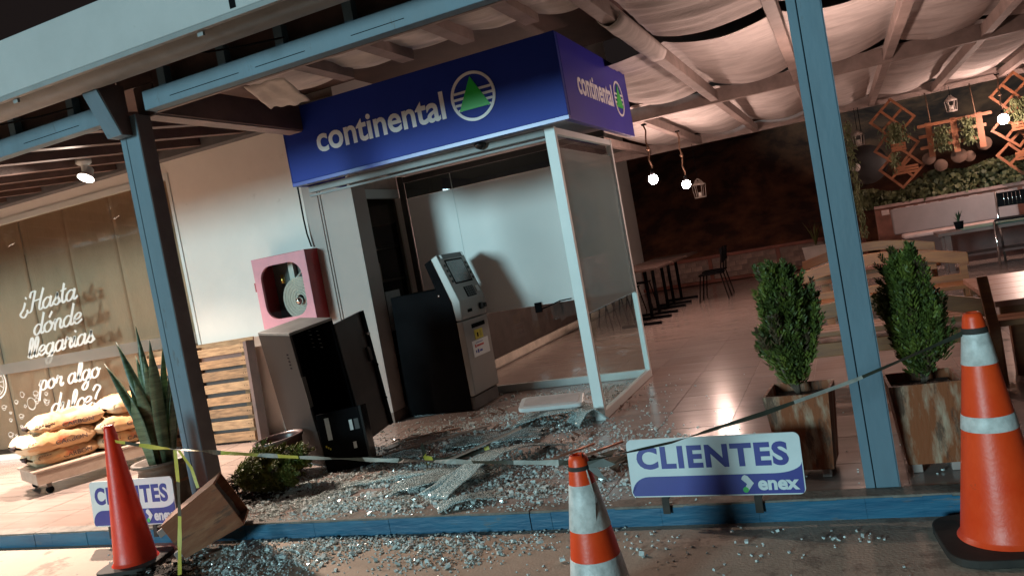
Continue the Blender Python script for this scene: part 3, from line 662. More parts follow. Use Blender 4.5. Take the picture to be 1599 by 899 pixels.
dp = mb.build('door', pink, rc)
MB().prism(rrect(-.26, .26, .07, .62, .14), .010, .014).build('window_pane', shopglass, dp)
B(-.345, -.326, .0, .03, .38, .47).build('latch', red, rc)
B(-.29, .29, .25, .254, .03, .67).build('back_lining', mat('dark_teal_lining', (.10, .12, .12), .6), rc); B(-.06, .0, .20, .249, .03, .67).build('bracket', alu, rc)
hose = mat('white_canvas_hose', (.62, .64, .60), .8, var=.1, scale=30)
for i in range(12): 
    r = .045+.015*i
    MB().tube([(.09+r*math.cos(a*PI/15), .12+.004*(i % 2), .24+r*math.sin(a*PI/15)) for a in range(31)], .0075, 6, cap=False).build('hose_coil', hose, rc)
MB().ball((.09, .09, .22), .04, 6).build('valve_knob', chrome, rc)
MB().tube([(-.1, .15, .33), (.16, .12, .50)], .012, 8).build('nozzle', alu, rc)
MB().tube([(-.12, .16, .5), (-.1, .14, .42)], .02, 8).build('coupling', mat('brass', (.45, .30, .08), .3, 1.), rc)

# ------------------------------------------------------------ pallet
pal_c = [mat('pallet_wood_%d' % i, c, .8, scale=5, col2=c2, stretch=(1.2, 9, 9), bump=.3, bscale=30, thr=(.3, .72)) for i, (c, c2) in enumerate([((.13, .075, .04), (.40, .24, .125)), ((.17, .10, .055), (.44, .29, .16)), ((.09, .055, .032), (.33, .20, .105))])]
pt = thing('pallet', 'wooden pallet leaning upright against the white wall', 'pallet', (-4.56, 2.38, 0), rot=(math.radians(-7), 0, 0))
rp_ = random.Random(11)
PWW = .74
for i in range(8):
    z = .02+.128*i
    B(-PWW+rp_.uniform(-.01, .01), PWW+rp_.uniform(-.01, .01), -.02, 0, z, z+rp_.uniform(.082, .094)).build('slat', pal_c[i % 3], pt, bevel=.003)
for xx in (-PWW, -.05, PWW-.09): B(xx+.01, xx+.09, .002, .10, 0, 1.03).build('runner', pal_c[2], pt)
for i in range(5):
    z = .03+.235*i
    B(-PWW, PWW, .102, .12, z, z+.095).build('slat', pal_c[i % 3], pt)
B(-PWW, PWW, .085, .10, .02, 1.0).build('backing_board', paint_brown, pt)
nl = MB()
for i in range(8):
    for xx in (-PWW+.04, -PWW+.07, 0, PWW-.06, PWW-.03): nl.box(xx-.004, xx+.004, -.0215, -.0201, .06+.128*i, .068+.128*i)
nl.build('nail_heads', black, pt)
bd = B(-.02, .02, -.06, .06, 0, 1.02).build('board', paint_brown, None); bd.location = (-3.68, 2.33, .002); bd.rotation_euler = (math.radians(-6), math.radians(-3), 0)
tag(bd, 'reddish brown board standing upright between pallet and safe', 'board')
# ------------------------------------------------------------ foliage helper
def sprays(n, place, ln, wd, seed, droop=.3, out=.45):
    """n leafy sprigs; place(rng) -> (point, outward direction); each sprig is a thin bent two-quad blade"""
    r = random.Random(seed); mb = MB()
    for _ in range(n):
        p, d = place(r); p = Vector(p); d = Vector(d).normalized()
        d = (d+Vector((r.gauss(0, out), r.gauss(0, out), r.gauss(0, out)))).normalized()
        s = d.cross(Vector((r.gauss(0, 1), r.gauss(0, 1), r.gauss(0, 1)))).normalized()
        l = ln*r.uniform(.6, 1.3); w_ = wd*r.uniform(.7, 1.3)
        q = p+d*l*.55; e = p+d*l+Vector((0, 0, -droop*l*.3))
        mb.add([p-s*w_*.3, p+s*w_*.3, q+s*w_*.5, q-s*w_*.5, e], [(0, 1, 2, 3), (3, 2, 4)])
    return mb
leaf_a = mat('cypress_green', (.036, .052, .009), .6, scale=9, col2=(.088, .122, .018), thr=(.35, .7))
leaf_b = mat('olive_cypress_green', (.09, .095, .014), .65, scale=9, col2=(.21, .20, .035), thr=(.35, .7))
leaf_dry = mat('dry_brown_leaf', (.07, .045, .02), .7, var=.3); leaf_lite = mat('light_green_leaf', (.075, .098, .014), .55, scale=9, col2=(.14, .17, .026))
bark = mat('grey_bark', (.10, .07, .05), .9, var=.3, scale=20)
def bush(label, loc, h, rw, seed, m, rot=None, n=34000):
    t = thing('cypress_bush', label, 'bush', loc, group='small cypress bushes', rot=rot)
    r = random.Random(seed); mb = MB()
    def env(u): return (min(1, u/.34)**.65)*(1-max(0, (u-.34)/.66)**2.0)
    for k in range(int(n/84)):                 # shaggy upright plumes, each a tuft of small leaves round its own axis
        u0 = r.random()**.8*.86; a = r.uniform(0, 2*PI); q = r.random()**.5
        lump = .76+.75*noise.noise(Vector((math.cos(a)*1.3+seed, math.sin(a)*1.3, u0*3)))
        rad = rw*env(u0+.06)*lump*q
        p0 = Vector((rad*.75*math.cos(a), rad*.75*math.sin(a), h*(.06+.9*u0)))
        ax = Vector((math.cos(a)*r.uniform(.1, .6), math.sin(a)*r.uniform(.1, .6), 1+r.gauss(0, .15))).normalized()
        L = h*r.uniform(.10, .24)*(1.15-.5*u0); mb.cur = 1 if r.random() < .10 else (2 if r.random() < .35 else 0)
        for i in range(70):
            t_ = r.random(); wr = .020*(1-t_)**.6+.004; b_ = r.uniform(0, 2*PI)
            p = p0+ax*L*t_+Vector((math.cos(b_)*wr*r.random(), math.sin(b_)*wr*r.random(), 0))
            d = (ax*1.0+Vector((math.cos(b_)*.7, math.sin(b_)*.7, r.gauss(0, .2)))).normalized(); l = r.uniform(.014, .034)*(1.2-t_*.5)
            s_ = d.cross(Vector((r.gauss(0, 1), r.gauss(0, 1), r.gauss(0, 1)))).normalized()*r.uniform(.0025, .0050)
            mb.add([p-s_, p+s_, p+d*l*.6+s_*.9, p+d*l*.6-s_*.9, p+d*l], [(0, 1, 2, 3), (3, 2, 4)])
    mb.build('crown', [m, leaf_dry, leaf_lite], t)
    MB().tube([(0, 0, -.03), (.008, 0, h*.25), (0, .01, h*.6)], [.014, .011, .004], 6).build('trunk', bark, t)
    tb = MB(); rr = random.Random(seed)
    for i in range(9):
        a = rr.uniform(0, 6.28); tb.tube([(0, 0, h*.03*i/3), (.05*math.cos(a), .05*math.sin(a), h*(.12+.03*i)), (.09*math.cos(a), .09*math.sin(a), h*(.3+.04*i))], [.007, .005, .002], 5)
    tb.build('branches', bark, t)
    return t
rust = mat('rusty_stained_planter', (.21, .055, .014), .75, scale=5.5, col2=(.40, .31, .22), thr=(.48, .70), wear=((.05, .022, .012), 4, .55, .8), bump=.3, bscale=30, stretch=(2.5, 2.5, .55))
dirt = mat('dark_soil', (.03, .022, .016), .95, var=.4, scale=30, bump=.5)
def planter(label, loc, rz=0., rot=None, m=rust, grp='tapered wooden planters'):
    t = thing('planter', label, 'planter', loc, rz, grp, rot)
    a, b, z0, z1 = .125, .16, .045, .44
    def side(k):
        mb = MB(); mb.M = Matrix.Rotation(k*PI/2, 4, 'Z')
        th = .014
        vs = [(-a, -a, z0), (a, -a, z0), (b, -b, z1), (-b, -b, z1), (-a+th, -a+th, z0), (a-th, -a+th, z0), (b-th, -b+th, z1), (-b+th, -b+th, z1)]
        return mb.add(vs, [(0, 1, 2, 3), (7, 6, 5, 4), (3, 2, 6, 7), (0, 4, 5, 1), (0, 3, 7, 4), (1, 5, 6, 2)])
    for k in range(4): side(k).build('side_panel', m, t)
    B(-a+.015, a-.015, -a+.015, a-.015, z0+.002, z0+.015).build('bottom_board', paint_brown, t)
    MB().sheet(6, 6, lambda u, v: (-.132+.264*u, -.132+.264*v, .395+.012*noise.noise(Vector((u*5, v*5, loc[0]))))).build('soil', dirt, t)
    for sx in (-1, 1):
        for sy in (-1, 1): B(sx*.085-.022, sx*.085+.022, sy*.085-.022, sy*.085+.022, 0, .044).build('foot', wood_grey, t, bevel=.003)
    return t
planter('rusty tapered wooden planter left of the right post', (1.56, .43, .002), -.08)
planter('rusty tapered wooden planter right of the right post, behind the tall cone', (2.13, .42, .002), .05)
bush('green upright cypress bush in the planter left of the right post', (1.555, .43, .40), .74, .225, 3, leaf_a)
bush('green cone shaped cypress bush in the planter behind the tall cone', (2.14, .43, .39), .72, .225, 8, leaf_a)
planter('tipped over brown planter lying across the kerb by the left post', (-2.20, -.30, .025), rot=(0, math.radians(66), .62), m=mat('dark_brown_planter_wood', (.19, .055, .018), .7, scale=6, col2=(.30, .14, .07), wear=((.05, .025, .015), 5, .54, .7), thr=(.45, .75), bump=.3, stretch=(3, 3, .5)))
bush('uprooted olive green cypress bush lying on its side on broken glass', (-2.54, .62, .115), .74, .235, 21, leaf_b, rot=(0, math.radians(80), .12), n=36000)
rt = sprays(220, lambda r: ((-2.52+r.gauss(0, .035), .66+r.gauss(0, .05), .05+abs(r.gauss(0, .03))), (r.gauss(-.6, .6), r.gauss(0, .7), r.gauss(-.2, .4))), .10, .008, 5, .5, .4).build('root_clump', dirt)
tag(rt, 'dark tangle of torn roots at the foot of the uprooted bush', 'roots')

# ------------------------------------------------------------ snake plant
sp = thing('plant_pot', 'dark glazed clay pot holding the snake plant', 'pot', (-2.96, .46, .003))
MB().lathe([(.13, 0), (.16, .03), (.205, .16), (.21, .25), (.19, .31), (.20, .33), (.235, .345), (.235, .365), (.205, .365), (.185, .33), (.001, .32)], 30).build('pot_body', mat('dark_clay', (.10, .065, .045), .55, var=.25, scale=8, bump=.2), sp)
MB().lathe([(.209, 0), (.213, .01), (.209, .02)], 30, (0, 0, .20), cap=False).build('pot_band', mat('reddish_clay', (.22, .09, .05), .6), sp)
lf = mat('snake_plant_leaf', (.030, .060, .030), .42, scale=5, col2=(.13, .195, .105), thr=(.38, .68), stretch=(1, 1, 7))
sn_ = thing('snake_plant', 'tall snake plant with pointed leaves beside the left post', 'plant', (-2.96, .46, .33))
rr = random.Random(4)
for i in range(17):
    a = rr.uniform(0, 2*PI); rad = rr.uniform(.01, .1); L = rr.uniform(.55, .98); lean = rr.uniform(.05, .36); w_ = rr.uniform(.026, .042); tw = rr.uniform(-.5, .5)
    if i == 0: L, lean, a, rad = 1.04, .05, 2.6, .03
    if i == 1: L, lean, a = .80, .42, PI
    mb = MB(); vs = []; n = 9
    for j in range(n+1):
        t_ = j/n; ww = w_*(.55+1.0*math.sin(PI*min(1, t_*.9+.12))**.7*.7)*(1 if t_ < .7 else max(.02, (1-t_)/.3)**.75)
        c = Vector((rad*math.cos(a)+lean*math.cos(a)*t_**1.6*L, rad*math.sin(a)+lean*math.sin(a)*t_**1.6*L, t_*L))
        b_ = a+PI/2+tw*t_; s_ = Vector((math.cos(b_), math.sin(b_), 0)); o_ = Vector((math.cos(a), math.sin(a), 0))*ww*.35
        vs += [c-s_*ww+o_, c, c+s_*ww+o_]
    for j in range(n): mb.smooth = True
    mb.add(vs, [f for j in range(n) for f in ((3*j, 3*j+1, 3*j+4, 3*j+3), (3*j+1, 3*j+2, 3*j+5, 3*j+4))])
    mb.build('leaf', lf, sn_, solid=.004)

# ------------------------------------------------------------ charcoal bags on a low cart
ct = thing('low_cart', 'low wooden cart on castors carrying the charcoal bags', 'cart', (-5.41, 1.06, 0), -.42)
wct = mat('worn_cart_wood', (.30, .22, .17), .7, scale=4, col2=(.42, .33, .26), bump=.2)
B(-.33, .33, .02, 1.28, .10, .21).build('frame_board', wct, ct, bevel=.005)
for i in range(5): B(-.33+.134*i, -.33+.134*i+.128, 0, 1.3, .212, .23).build('deck_board', wct, ct)
for xx in (-.27, .27):
    for yy in (.12, 1.18):
        MB().tube([(xx-.015, yy, .035), (xx+.015, yy, .035)], .034, 12).build('castor', black, ct); B(xx-.02, xx+.02, yy-.02, yy+.02, .06, .10).build('castor_fork', dark_metal, ct)
def bag_mat():
    m = mat('kraft_charcoal_bag', (.40, .225, .105), .75, scale=3, col2=(.52, .33, .18), bump=.8, bscale=9)
    nt = m.node_tree; N = nt.nodes; L = nt.links; b = N['Principled BSDF']
    base = b.inputs['Base Color'].links[0].from_socket
    tc = N.new('ShaderNodeTexCoord'); sx = N.new('ShaderNodeSeparateXYZ'); L.new(tc.outputs['Object'], sx.inputs[0])
    nz = N.new('ShaderNodeTexNoise'); nz.inputs['Scale'].default_value = 9; nz.inputs['Detail'].default_value = 3; L.new(tc.outputs['Object'], nz.inputs['Vector'])
    ad = N.new('ShaderNodeMath'); ad.operation = 'MULTIPLY_ADD'; ad.inputs[1].default_value = .5; L.new(nz.outputs['Fac'], ad.inputs[0]); L.new(sx.outputs['Y'], ad.inputs[2])
    rp = N.new('ShaderNodeValToRGB'); e = rp.color_ramp.elements          # printed flame band part of the way along the bag
    e[0].position = .10; e[0].color = (.0, .0, .0, 1); e[1].position = .14; e[1].color = (1, 1, 1, 1)
    e2 = e.new(.25); e2.color = (1, 1, 1, 1); e3 = e.new(.29); e3.color = (0, 0, 0, 1)
    L.new(ad.outputs[0], rp.inputs[0])
    up_ = N.new('ShaderNodeMath'); up_.operation = 'GREATER_THAN'; up_.inputs[1].default_value = -.02; L.new(sx.outputs['Z'], up_.inputs[0])
    ml = N.new('ShaderNodeMath'); ml.operation = 'MULTIPLY'; L.new(rp.outputs[0], ml.inputs[0]); L.new(up_.outputs[0], ml.inputs[1])
    fl = N.new('ShaderNodeValToRGB'); fl.color_ramp.elements[0].color = (.46, .12, .05, 1); fl.color_ramp.elements[1].color = (.52, .30, .13, 1)
    fl.color_ramp.elements[0].position = .4; fl.color_ramp.elements[1].position = .6; L.new(nz.outputs['Fac'], fl.inputs[0])
    cr = N.new('ShaderNodeValToRGB'); q = cr.color_ramp.elements; q[0].position = .02; q[0].color = (1, 1, 1, 1); q[1].position = .06; q[1].color = (0, 0, 0, 1)
    L.new(ad.outputs[0], cr.inputs[0]); cm = N.new('ShaderNodeMix'); cm.data_type = 'RGBA'; L.new(cr.outputs[0], cm.inputs['Factor']); L.new(base, cm.inputs['A']); cm.inputs['B'].default_value = (.52, .41, .27, 1); base = cm.outputs['Result']
    mx = N.new('ShaderNodeMix'); mx.data_type = 'RGBA'; L.new(ml.outputs[0], mx.inputs['Factor']); L.new(base, mx.inputs['A']); L.new(fl.outputs[0], mx.inputs['B'])
    L.new(mx.outputs['Result'], b.inputs['Base Color']); return m
bagm = bag_mat(); bag_ink = mat('bag_print', (.07, .05, .05), .7)
bag_end = mat('bag_white_end', (.62, .54, .40), .6, var=.1)
def bag(label, loc, L, W, H, seed, rz=0.):
    t = thing('charcoal_bag', label, 'bag', loc, rz, 'bags of charcoal stacked on the low cart')
    def fn(u, v):
        a = 2*PI*v; y = (u-.5)*L; e = max(0, 1-abs(2*u-1)**8)**.5; ez = max(0, 1-abs(2*u-1)**3.2)**.6
        ca, sa = math.cos(a), math.sin(a)
        x = W/2*math.copysign(abs(ca)**.6, ca)*(.80+.20*e); z = H/2*math.copysign(abs(sa)**.75, sa)*(.12+.88*ez)
        k = noise.noise(Vector((x*9+seed, y*7, z*9)))*.034+noise.noise(Vector((x*22, y*20+seed, z*22)))*.014
        return (x*(1+k*2), y, z+k*e)
    b_ = MB().sheet(26, 28, fn).build('bag_body', bagm, t)
    MB().tube([(.02, -L/2, 0), (.0, -L/2-.035, .01)], [.03, .018], 8).build('tied_end', bag_ink, t)
    text_part('print', 'CARBON', .06, bag_ink, t, (W/2+.004, -L*.10, -.035), (PI/2, 0, PI/2), width=L*.42)
    text_part('print', 'CARBON', .05, bag_ink, t, (W/2-.01, -L*.44, .0), (PI/2, 0, PI/2), width=L*.25)
    return t
bag('bottom near charcoal bag at the left corner of its stack', (-5.354, 1.412, .305), .60, .56, .21, 1, -0.37)
bag('bottom far charcoal bag resting on the cart', (-5.082, 1.948, .305), .66, .60, .21, 2, -0.46)
bag('middle near charcoal bag sticking out furthest left', (-5.338, 1.350, .445), .66, .56, .21, 3, -0.34)
bag('middle far charcoal bag with a large flame print', (-5.037, 1.950, .455), .70, .60, .215, 4, -0.48)
bag('topmost near charcoal bag under the word dulce', (-5.303, 1.477, .590), .64, .54, .20, 5, -0.49)
bag('topmost far charcoal bag under the snake plant leaves', (-5.020, 2.063, .610), .68, .60, .21, 6, -0.37)

# ------------------------------------------------------------ bucket by the safe
bk = thing('bucket', 'brown plastic tub beside the tilted safe', 'tub', (-2.40, 1.09, .012), rot=(.04, -.06, 0))
MB().lathe([(.145, .012), (.15, .02), (.185, .27), (.20, .275), (.20, .295), (.18, .297), (.172, .27), (.138, .03), (.001, .025)], 32).build('tub_wall', mat('brown_plastic', (.10, .055, .05), .35, var=.1), bk)
MB().box(-.1, .09, -.02, .0, .20, .215).build('paper_scrap', mat('crumpled_paper', (.55, .48, .44), .8), bk)

# ------------------------------------------------------------ traffic cones
orange = mat('orange_cone_plastic', (.78, .05, .006), .42, scale=5, col2=(.86, .075, .012), wear=((.16, .06, .035), 7, .62, .6), bump=.1)
redcone = mat('faded_red_cone_plastic', (.76, .028, .008), .42, scale=3, col2=(.84, .045, .012), wear=((.20, .03, .02), 6, .60, .6), bump=.1)
white_band = mat('worn_reflective_band', (.42, .42, .40), .45, scale=16, col2=(.66, .66, .64), thr=(.3, .55), bump=.3, bscale=40)
cone_base = mat('black_rubber_base', (.03, .024, .02), .8, var=.4)
def cone(label, loc, H, r0, r1, bands, m, base=.38, sq=24):
    t = thing('traffic_cone', label, 'traffic cone', loc, random.uniform(0, .4), 'traffic cones along the kerb')
    bz = .035
    MB().prism([(base/2*math.copysign(abs(math.cos(a))**.45, math.cos(a)), base/2*math.copysign(abs(math.sin(a))**.45, math.sin(a))) for a in [2*PI*k/32 for k in range(32)]], .001, bz, 'xy').build('base', cone_base, t, bevel=.006)
    rad = lambda z: r0+(r1-r0)*(z-bz)/(H-bz)
    MB().lathe([(r0+.012, bz), (r0, bz+.015)]+[(rad(z), z) for z in [bz+.02+(H-.02-bz-.02)*i/12 for i in range(13)]]+[(r1*.92, H-.004), (r1*.7, H), (r1*.6, H-.004), (r1*.6, H-.05)], 36, cap=False).build('cone_body', m, t)
    MB().lathe([(rad(H*.915)+.003, H*.912), (rad(H*.93)+.004, H*.925), (rad(H*.94)+.002, H*.937)], 30, cap=False).build('neck_ring', cone_base if bands else m, t)
    for z0, z1, mm in bands:
        o = MB().lathe([(rad(z0)+.0005, z0), (rad(z0)+.0025, z0+.002), (rad(z1)+.0025, z1-.002), (rad(z1)+.0005, z1)], 36, cap=False).build('reflective_band', mm, t)
    return t
cone('tall orange cone with two white bands at the right kerb end', (2.31, -.30, -.1), .94, .165, .034, ((.735, .872, white_band), (.475, .535, white_band)), orange, .50)
cone('plain red cone without bands beside the left sign', (-2.455, -.36, -.1), .90, .128, .030, (), redcone, .38)
cone('orange cone with wide white bands nearest the camera', (.80, -.94, -.1), .665, .135, .036, ((.37, .55, white_band), (.12, .255, white_band)), orange, .36)

# ------------------------------------------------------------ caution tape
yel = mat('yellow_tape', (.42, .36, .05), .45, var=.15); blk = mat('tape_black', (.03, .03, .02), .5); gry = mat('grey_dirty_tape', (.30, .29, .26), .5, var=.3)
def ribbon(name, label, pts, wd, mats, seg, seed, tw=2.):
    p = []
    for a, b in zip(pts, pts[1:]):
        a, b = Vector(a), Vector(b); n = max(2, int((b-a).length/.03))
        p += [a+(b-a)*i/n for i in range(n)]
    p.append(Vector(pts[-1])); r = random.Random(seed); vs = []; mb = MB()
    for i, q in enumerate(p):
        d = (p[min(i+1, len(p)-1)]-p[max(i-1, 0)]).normalized(); u = d.cross(Vector((0, 1, .2))).normalized(); v = d.cross(u)
        a = tw*noise.noise(Vector((i*.06, seed, 0)))*PI; s_ = (u*math.cos(a)+v*math.sin(a))*wd/2*(.55+.45*abs(noise.noise(Vector((i*.11, seed, 5)))*1.6))
        vs += [q-s_, q+s_]
    for i in range(len(p)-1):
        mb.cur = int(i/seg) % len(mats); mb.add([vs[2*i], vs[2*i+1], vs[2*i+3], vs[2*i+2]], [(0, 1, 2, 3)])
    return tag(mb.build(name, mats), label, 'tape', 'caution tape strung between the cones')
ribbon('caution_tape', 'yellow and black tape from red cone to middle cone', [(-2.455, -.36, .70), (-2.0, -.46, .655), (-1.4, -.56, .61), (-.8, -.66, .575)], .032, [yel, blk, yel, yel, gry], 5, 2, 1.2)
ribbon('caution_tape', 'dirty grey tape end tied to the middle cone', [(-.79, -.662, .574), (-.2, -.76, .55), (.4, -.87, .535), (.77, -.935, .53)], .028, [gry, blk, gry, blk], 7, 3, 1.4)
ribbon('caution_tape', 'dark dirty tape from middle cone to tall cone', [(.83, -.93, .53), (1.15, -.80, .545), (1.5, -.64, .59), (1.85, -.49, .655), (2.28, -.31, .765)], .024, [blk, blk, blk, gry], 9, 5, 1.3)
ribbon('caution_tape', 'long yellow tape tail hanging down over the tipped planter', [(-1.80, -.495, .635), (-1.82, -.50, .45), (-1.85, -.51, .25), (-1.86, -.55, .06), (-1.84, -.60, -.06)], .05, [yel, blk, yel], 6, 7, .8)
ribbon('caution_tape', 'short yellow tape tail beside the left post', [(-1.78, -.49, .635), (-1.72, -.48, .52), (-1.70, -.48, .40)], .035, [yel, yel, blk], 4, 9, .8)
ribbon('caution_tape', 'torn tape shreds dangling from the middle cone neck', [(.83, -.965, .52), (.86, -.985, .40), (.845, -1.0, .22), (.85, -1.0, .08)], .02, [gry, gry, blk], 5, 12, 1.2)
mb = MB(); rr = random.Random(8)
for i in range(9):
    a = Vector((.83, -.95, .525)); d = Vector((rr.uniform(-.02, .13), rr.uniform(-.03, .03), rr.uniform(-.10, .05))); s_ = Vector((.0, .004, .009))
    mb.add([a-s_, a+s_, a+d*.6+s_*1.3+Vector((0, 0, .01)), a+d*.6-s_*1.3, a+d], [(0, 1, 2, 3), (3, 2, 4)])
tag(mb.build('tape_knot', [blk]), 'knotted dark tape ends at the middle cone neck', 'tape knot')

# ------------------------------------------------------------ kerb signs
sgw = mat('pale_sign_board', (.58, .63, .64), .45, var=.06, scale=4); sgb = mat('sign_deep_blue', (.016, .02, .22), .42, var=.06)
leafg = mat('sign_leaf_green', (.05, .45, .10), .5)
def kerb_sign(label, loc, W, H, rot, straps=True):
    t = thing('kerb_sign', label, 'sign', loc, rot=rot, group='blue and white signs fixed to the kerb')
    MB().prism(rrect(0, W, 0, H, .03), 0, .012).build('board', sgw, t)
    wv = [(.012, .006), (W-.012, .006), (W-.006, .02), (W-.004, H*.52)]
    wv += [(W-.004-.13*(1-math.cos(a))-0*a, H*.52-H*.17*math.sin(a)) for a in [PI/2*k/8 for k in range(1, 9)]]
    wv += [(.10-.094*math.sin(a), H*.35-.094*(1-math.cos(a))*.9) for a in [PI/2*k/8 for k in range(9)]]+[(.006, .03)]
    MB().prism(wv, -.002, -.0001).build('blue_field', sgb, t)
    text_part('lettering', 'CLIENTES', H*.5, sgb, t, (W*.055, -.001, H*.50), (PI/2, 0, 0), bold=H*.02, extr=.0008, width=W*.875, spacing=1.12)
    text_part('lettering', 'enex', H*.30, sgw, t, (W*.745, -.0035, H*.095), (PI/2, 0, 0), bold=H*.012, extr=.0008, width=W*.225)
    q = H*.11
    MB().prism([(W*.675-q*.35, H*.31), (W*.675, H*.34), (W*.675+q*.45, H*.32), (W*.675+q*1.25, H*.20), (W*.675+q*.4, H*.08), (W*.675-q*.1, H*.12), (W*.675+q*.25, H*.19), (W*.675-q*.5, H*.27)], -.005, -.0022).build('emblem_arrow', sgw, t)
    MB().prism([(W*.675+q*.42*math.cos(a), H*.095+q*.42*math.sin(a)) for a in [2*PI*k/16 for k in range(16)]], -.0056, -.0051).build('emblem_dot', leafg, t)
    if straps:
        for xx in (W*.20, W*.735):
            B(xx-.018, xx+.018, -.006, -.001, -.085, -.002).build('strap', cone_base, t); B(xx-.018, xx+.018, -.001, .05, -.012, -.004).build('strap_fold', cone_base, t)
    return t
kerb_sign('white and blue CLIENTES sign in front of the rusty planter', (.708, -.012, .058), .845, .295, (math.radians(-4), math.radians(1.6), 0))
kerb_sign('CLIENTES sign half hidden behind the plain red cone', (-3.22, -.012, .035), .79, .315, (math.radians(-4), 0, 0))
# ------------------------------------------------------------ broken glass
def shard_mat():
    m = mat('broken_tempered_glass', (.46, .54, .53), .09, scale=40, col2=(.84, .90, .89), thr=(.3, .7), trans=.12, spec=.8)
    return m
shm = shard_mat(); rr = random.Random(17)
zone = [  # x, y, spread x, spread y, count
    (-1.55, .55, .42, .24, 5600), (-1.05, .28, .55, .14, 3800), (-.75, .75, .5, .3, 2200), (-1.2, 1.0, .5, .3, 1500),
    (-.1, .42, .35, .25, 1100), (.35, .65, .3, .3, 420), (-.8, 2.15, .5, .35, 1300), (-1.5, 2.0, .45, .35, 700), (-.35, 1.7, .3, .3, 500),
    (.25, 1.35, .25, .2, 260), (.9, .5, .35, .25, 130), (-.9, 2.9, .5, .3, 500), (-.5, 3.2, .3, .2, 200), (1.9, .7, .6, .4, 70)]
street_zone = [(-1.2, -.16, .5, .11, 1500), (-1.55, -.36, .3, .14, 1500), (-.5, -.14, .45, .09, 700), (-.25, -.42, .2, .1, 260), (.2, -.30, .5, .2, 110), (1.3, -.22, .6, .12, 60), (.6, -.5, .8, .25, 60), (-2.0, -.65, .3, .12, 160)]
def scatter(zs, zf, ok):
    mb = MB()
    for (cx, cy, sx_, sy_, n) in zs:
        for _ in range(int(n*1.75)):
            x, y = rr.gauss(cx, sx_), rr.gauss(cy, sy_)
            if not ok(x, y): continue
            cl = noise.noise(Vector((x*4.2, y*6.5, zf+3)))+.55*noise.noise(Vector((x*11, y*15, 9)))
            if cl < rr.uniform(-.55, .35): continue          # drifts and bare patches
            s_ = rr.uniform(.0022, .0056)*(2.2 if rr.random() < .04 else 1)
            R_ = Matrix.Rotation(rr.uniform(0, 6.28), 4, 'Z') @ Matrix.Rotation(rr.gauss(0, .35), 4, 'X') @ Matrix.Rotation(rr.gauss(0, .35), 4, 'Y')
            k = rr.uniform(.7, 1.5)
            mb.M = Matrix.Translation((x, y, zf+s_*.75+(rr.random()**2)*(.012+.03*max(0, cl))*math.exp(-((x-cx)/sx_)**2-((y-cy)/sy_)**2))) @ R_
            mb.box(-s_*k, s_, -s_, s_*k, -s_*.7, s_*.7, jit=s_*.3)
    return mb
tag(scatter(zone, .0, lambda x, y: y > .02 and not (-2.32 < x < -1.5 and 2.78 < y < 3.36) and y < 3.55 and not (x > -.1 and x < .01 and y > 1.9)).build('glass_shards', shm), 'carpet of broken tempered glass crumbs on the patio tiles', None, None, 'stuff')
tag(scatter(street_zone, -.1, lambda x, y: y < -.012).build('glass_shards', shm), 'glass crumbs strewn on the forecourt below the kerb', None, None, 'stuff')
# larger pieces
def crazed(name, col, cover):
    m = bpy.data.materials.new(name); m.use_nodes = True; nt = m.node_tree; N = nt.nodes; L = nt.links; b = N['Principled BSDF']
    v = N.new('ShaderNodeTexVoronoi'); v.feature = 'DISTANCE_TO_EDGE'; v.inputs['Scale'].default_value = 70
    tc = N.new('ShaderNodeTexCoord'); L.new(tc.outputs['Object'], v.inputs['Vector'])
    r = N.new('ShaderNodeValToRGB'); r.color_ramp.elements[0].position = .02; r.color_ramp.elements[1].position = .09
    r.color_ramp.elements[0].color = (.80, .90, .90, 1); r.color_ramp.elements[1].color = (*col, 1); L.new(v.outputs['Distance'], r.inputs[0]); L.new(r.outputs[0], b.inputs['Base Color'])
    b.inputs['Roughness'].default_value = .12; b.inputs['Specular IOR Level'].default_value = .8
    a = N.new('ShaderNodeMapRange'); a.inputs['From Min'].default_value = .02; a.inputs['From Max'].default_value = .09; a.inputs['To Min'].default_value = 1; a.inputs['To Max'].default_value = cover
    L.new(v.outputs['Distance'], a.inputs['Value']); L.new(a.outputs[0], b.inputs['Alpha'])
    bp = N.new('ShaderNodeBump'); bp.inputs['Strength'].default_value = .6; bp.inputs['Distance'].default_value = .004; L.new(v.outputs['Distance'], bp.inputs['Height']); L.new(bp.outputs[0], b.inputs['Normal'])
    return m
crz = crazed('crazed_glass', (.22, .32, .32), .6); crz2 = crazed('crazed_dark_glass', (.09, .15, .15), .75)
def sheetp(label, c, lx, ly, rz, m, bend, seed, z=.015, cut=.2, grp=None):
    ca, sa = math.cos(rz), math.sin(rz)
    def fn(u, v):
        e = 1-cut*abs(noise.noise(Vector((u*2.5, v*2.5, seed))))
        a = (u-.5)*lx*(1-cut*abs(noise.noise(Vector((v*6, seed, 1))))*1.2); b = (v-.5)*ly*(1-cut*abs(noise.noise(Vector((u*5, seed, 3))))*1.5)
        h = z+bend*math.sin(PI*u)**1.2*(1-.3*v)+.022*abs(noise.noise(Vector((u*4, v*4, seed))))+.008*noise.noise(Vector((u*12, v*12, seed)))
        return (c[0]+a*ca-b*sa, c[1]+a*sa+b*ca, max(.006, h))
    o = MB().sheet(26, 18, fn).build('glass_sheet', m, solid=.006); return tag(o, label, 'glass sheet', 'large pieces of broken safety glass')
sheetp('long bent sheet of crazed glass arching over the tiles near the kerb', (-.42, .80), 1.15, .30, 1.15, crz, .13, 3)
sheetp('flat sheet of crazed glass left of the bent sheet', (-.78, .66), .62, .42, .35, crz2, .03, 8)
sheetp('dark greenish glass plate lying before the booth', (-.80, 1.62), .80, .36, .18, crz2, .01, 12)
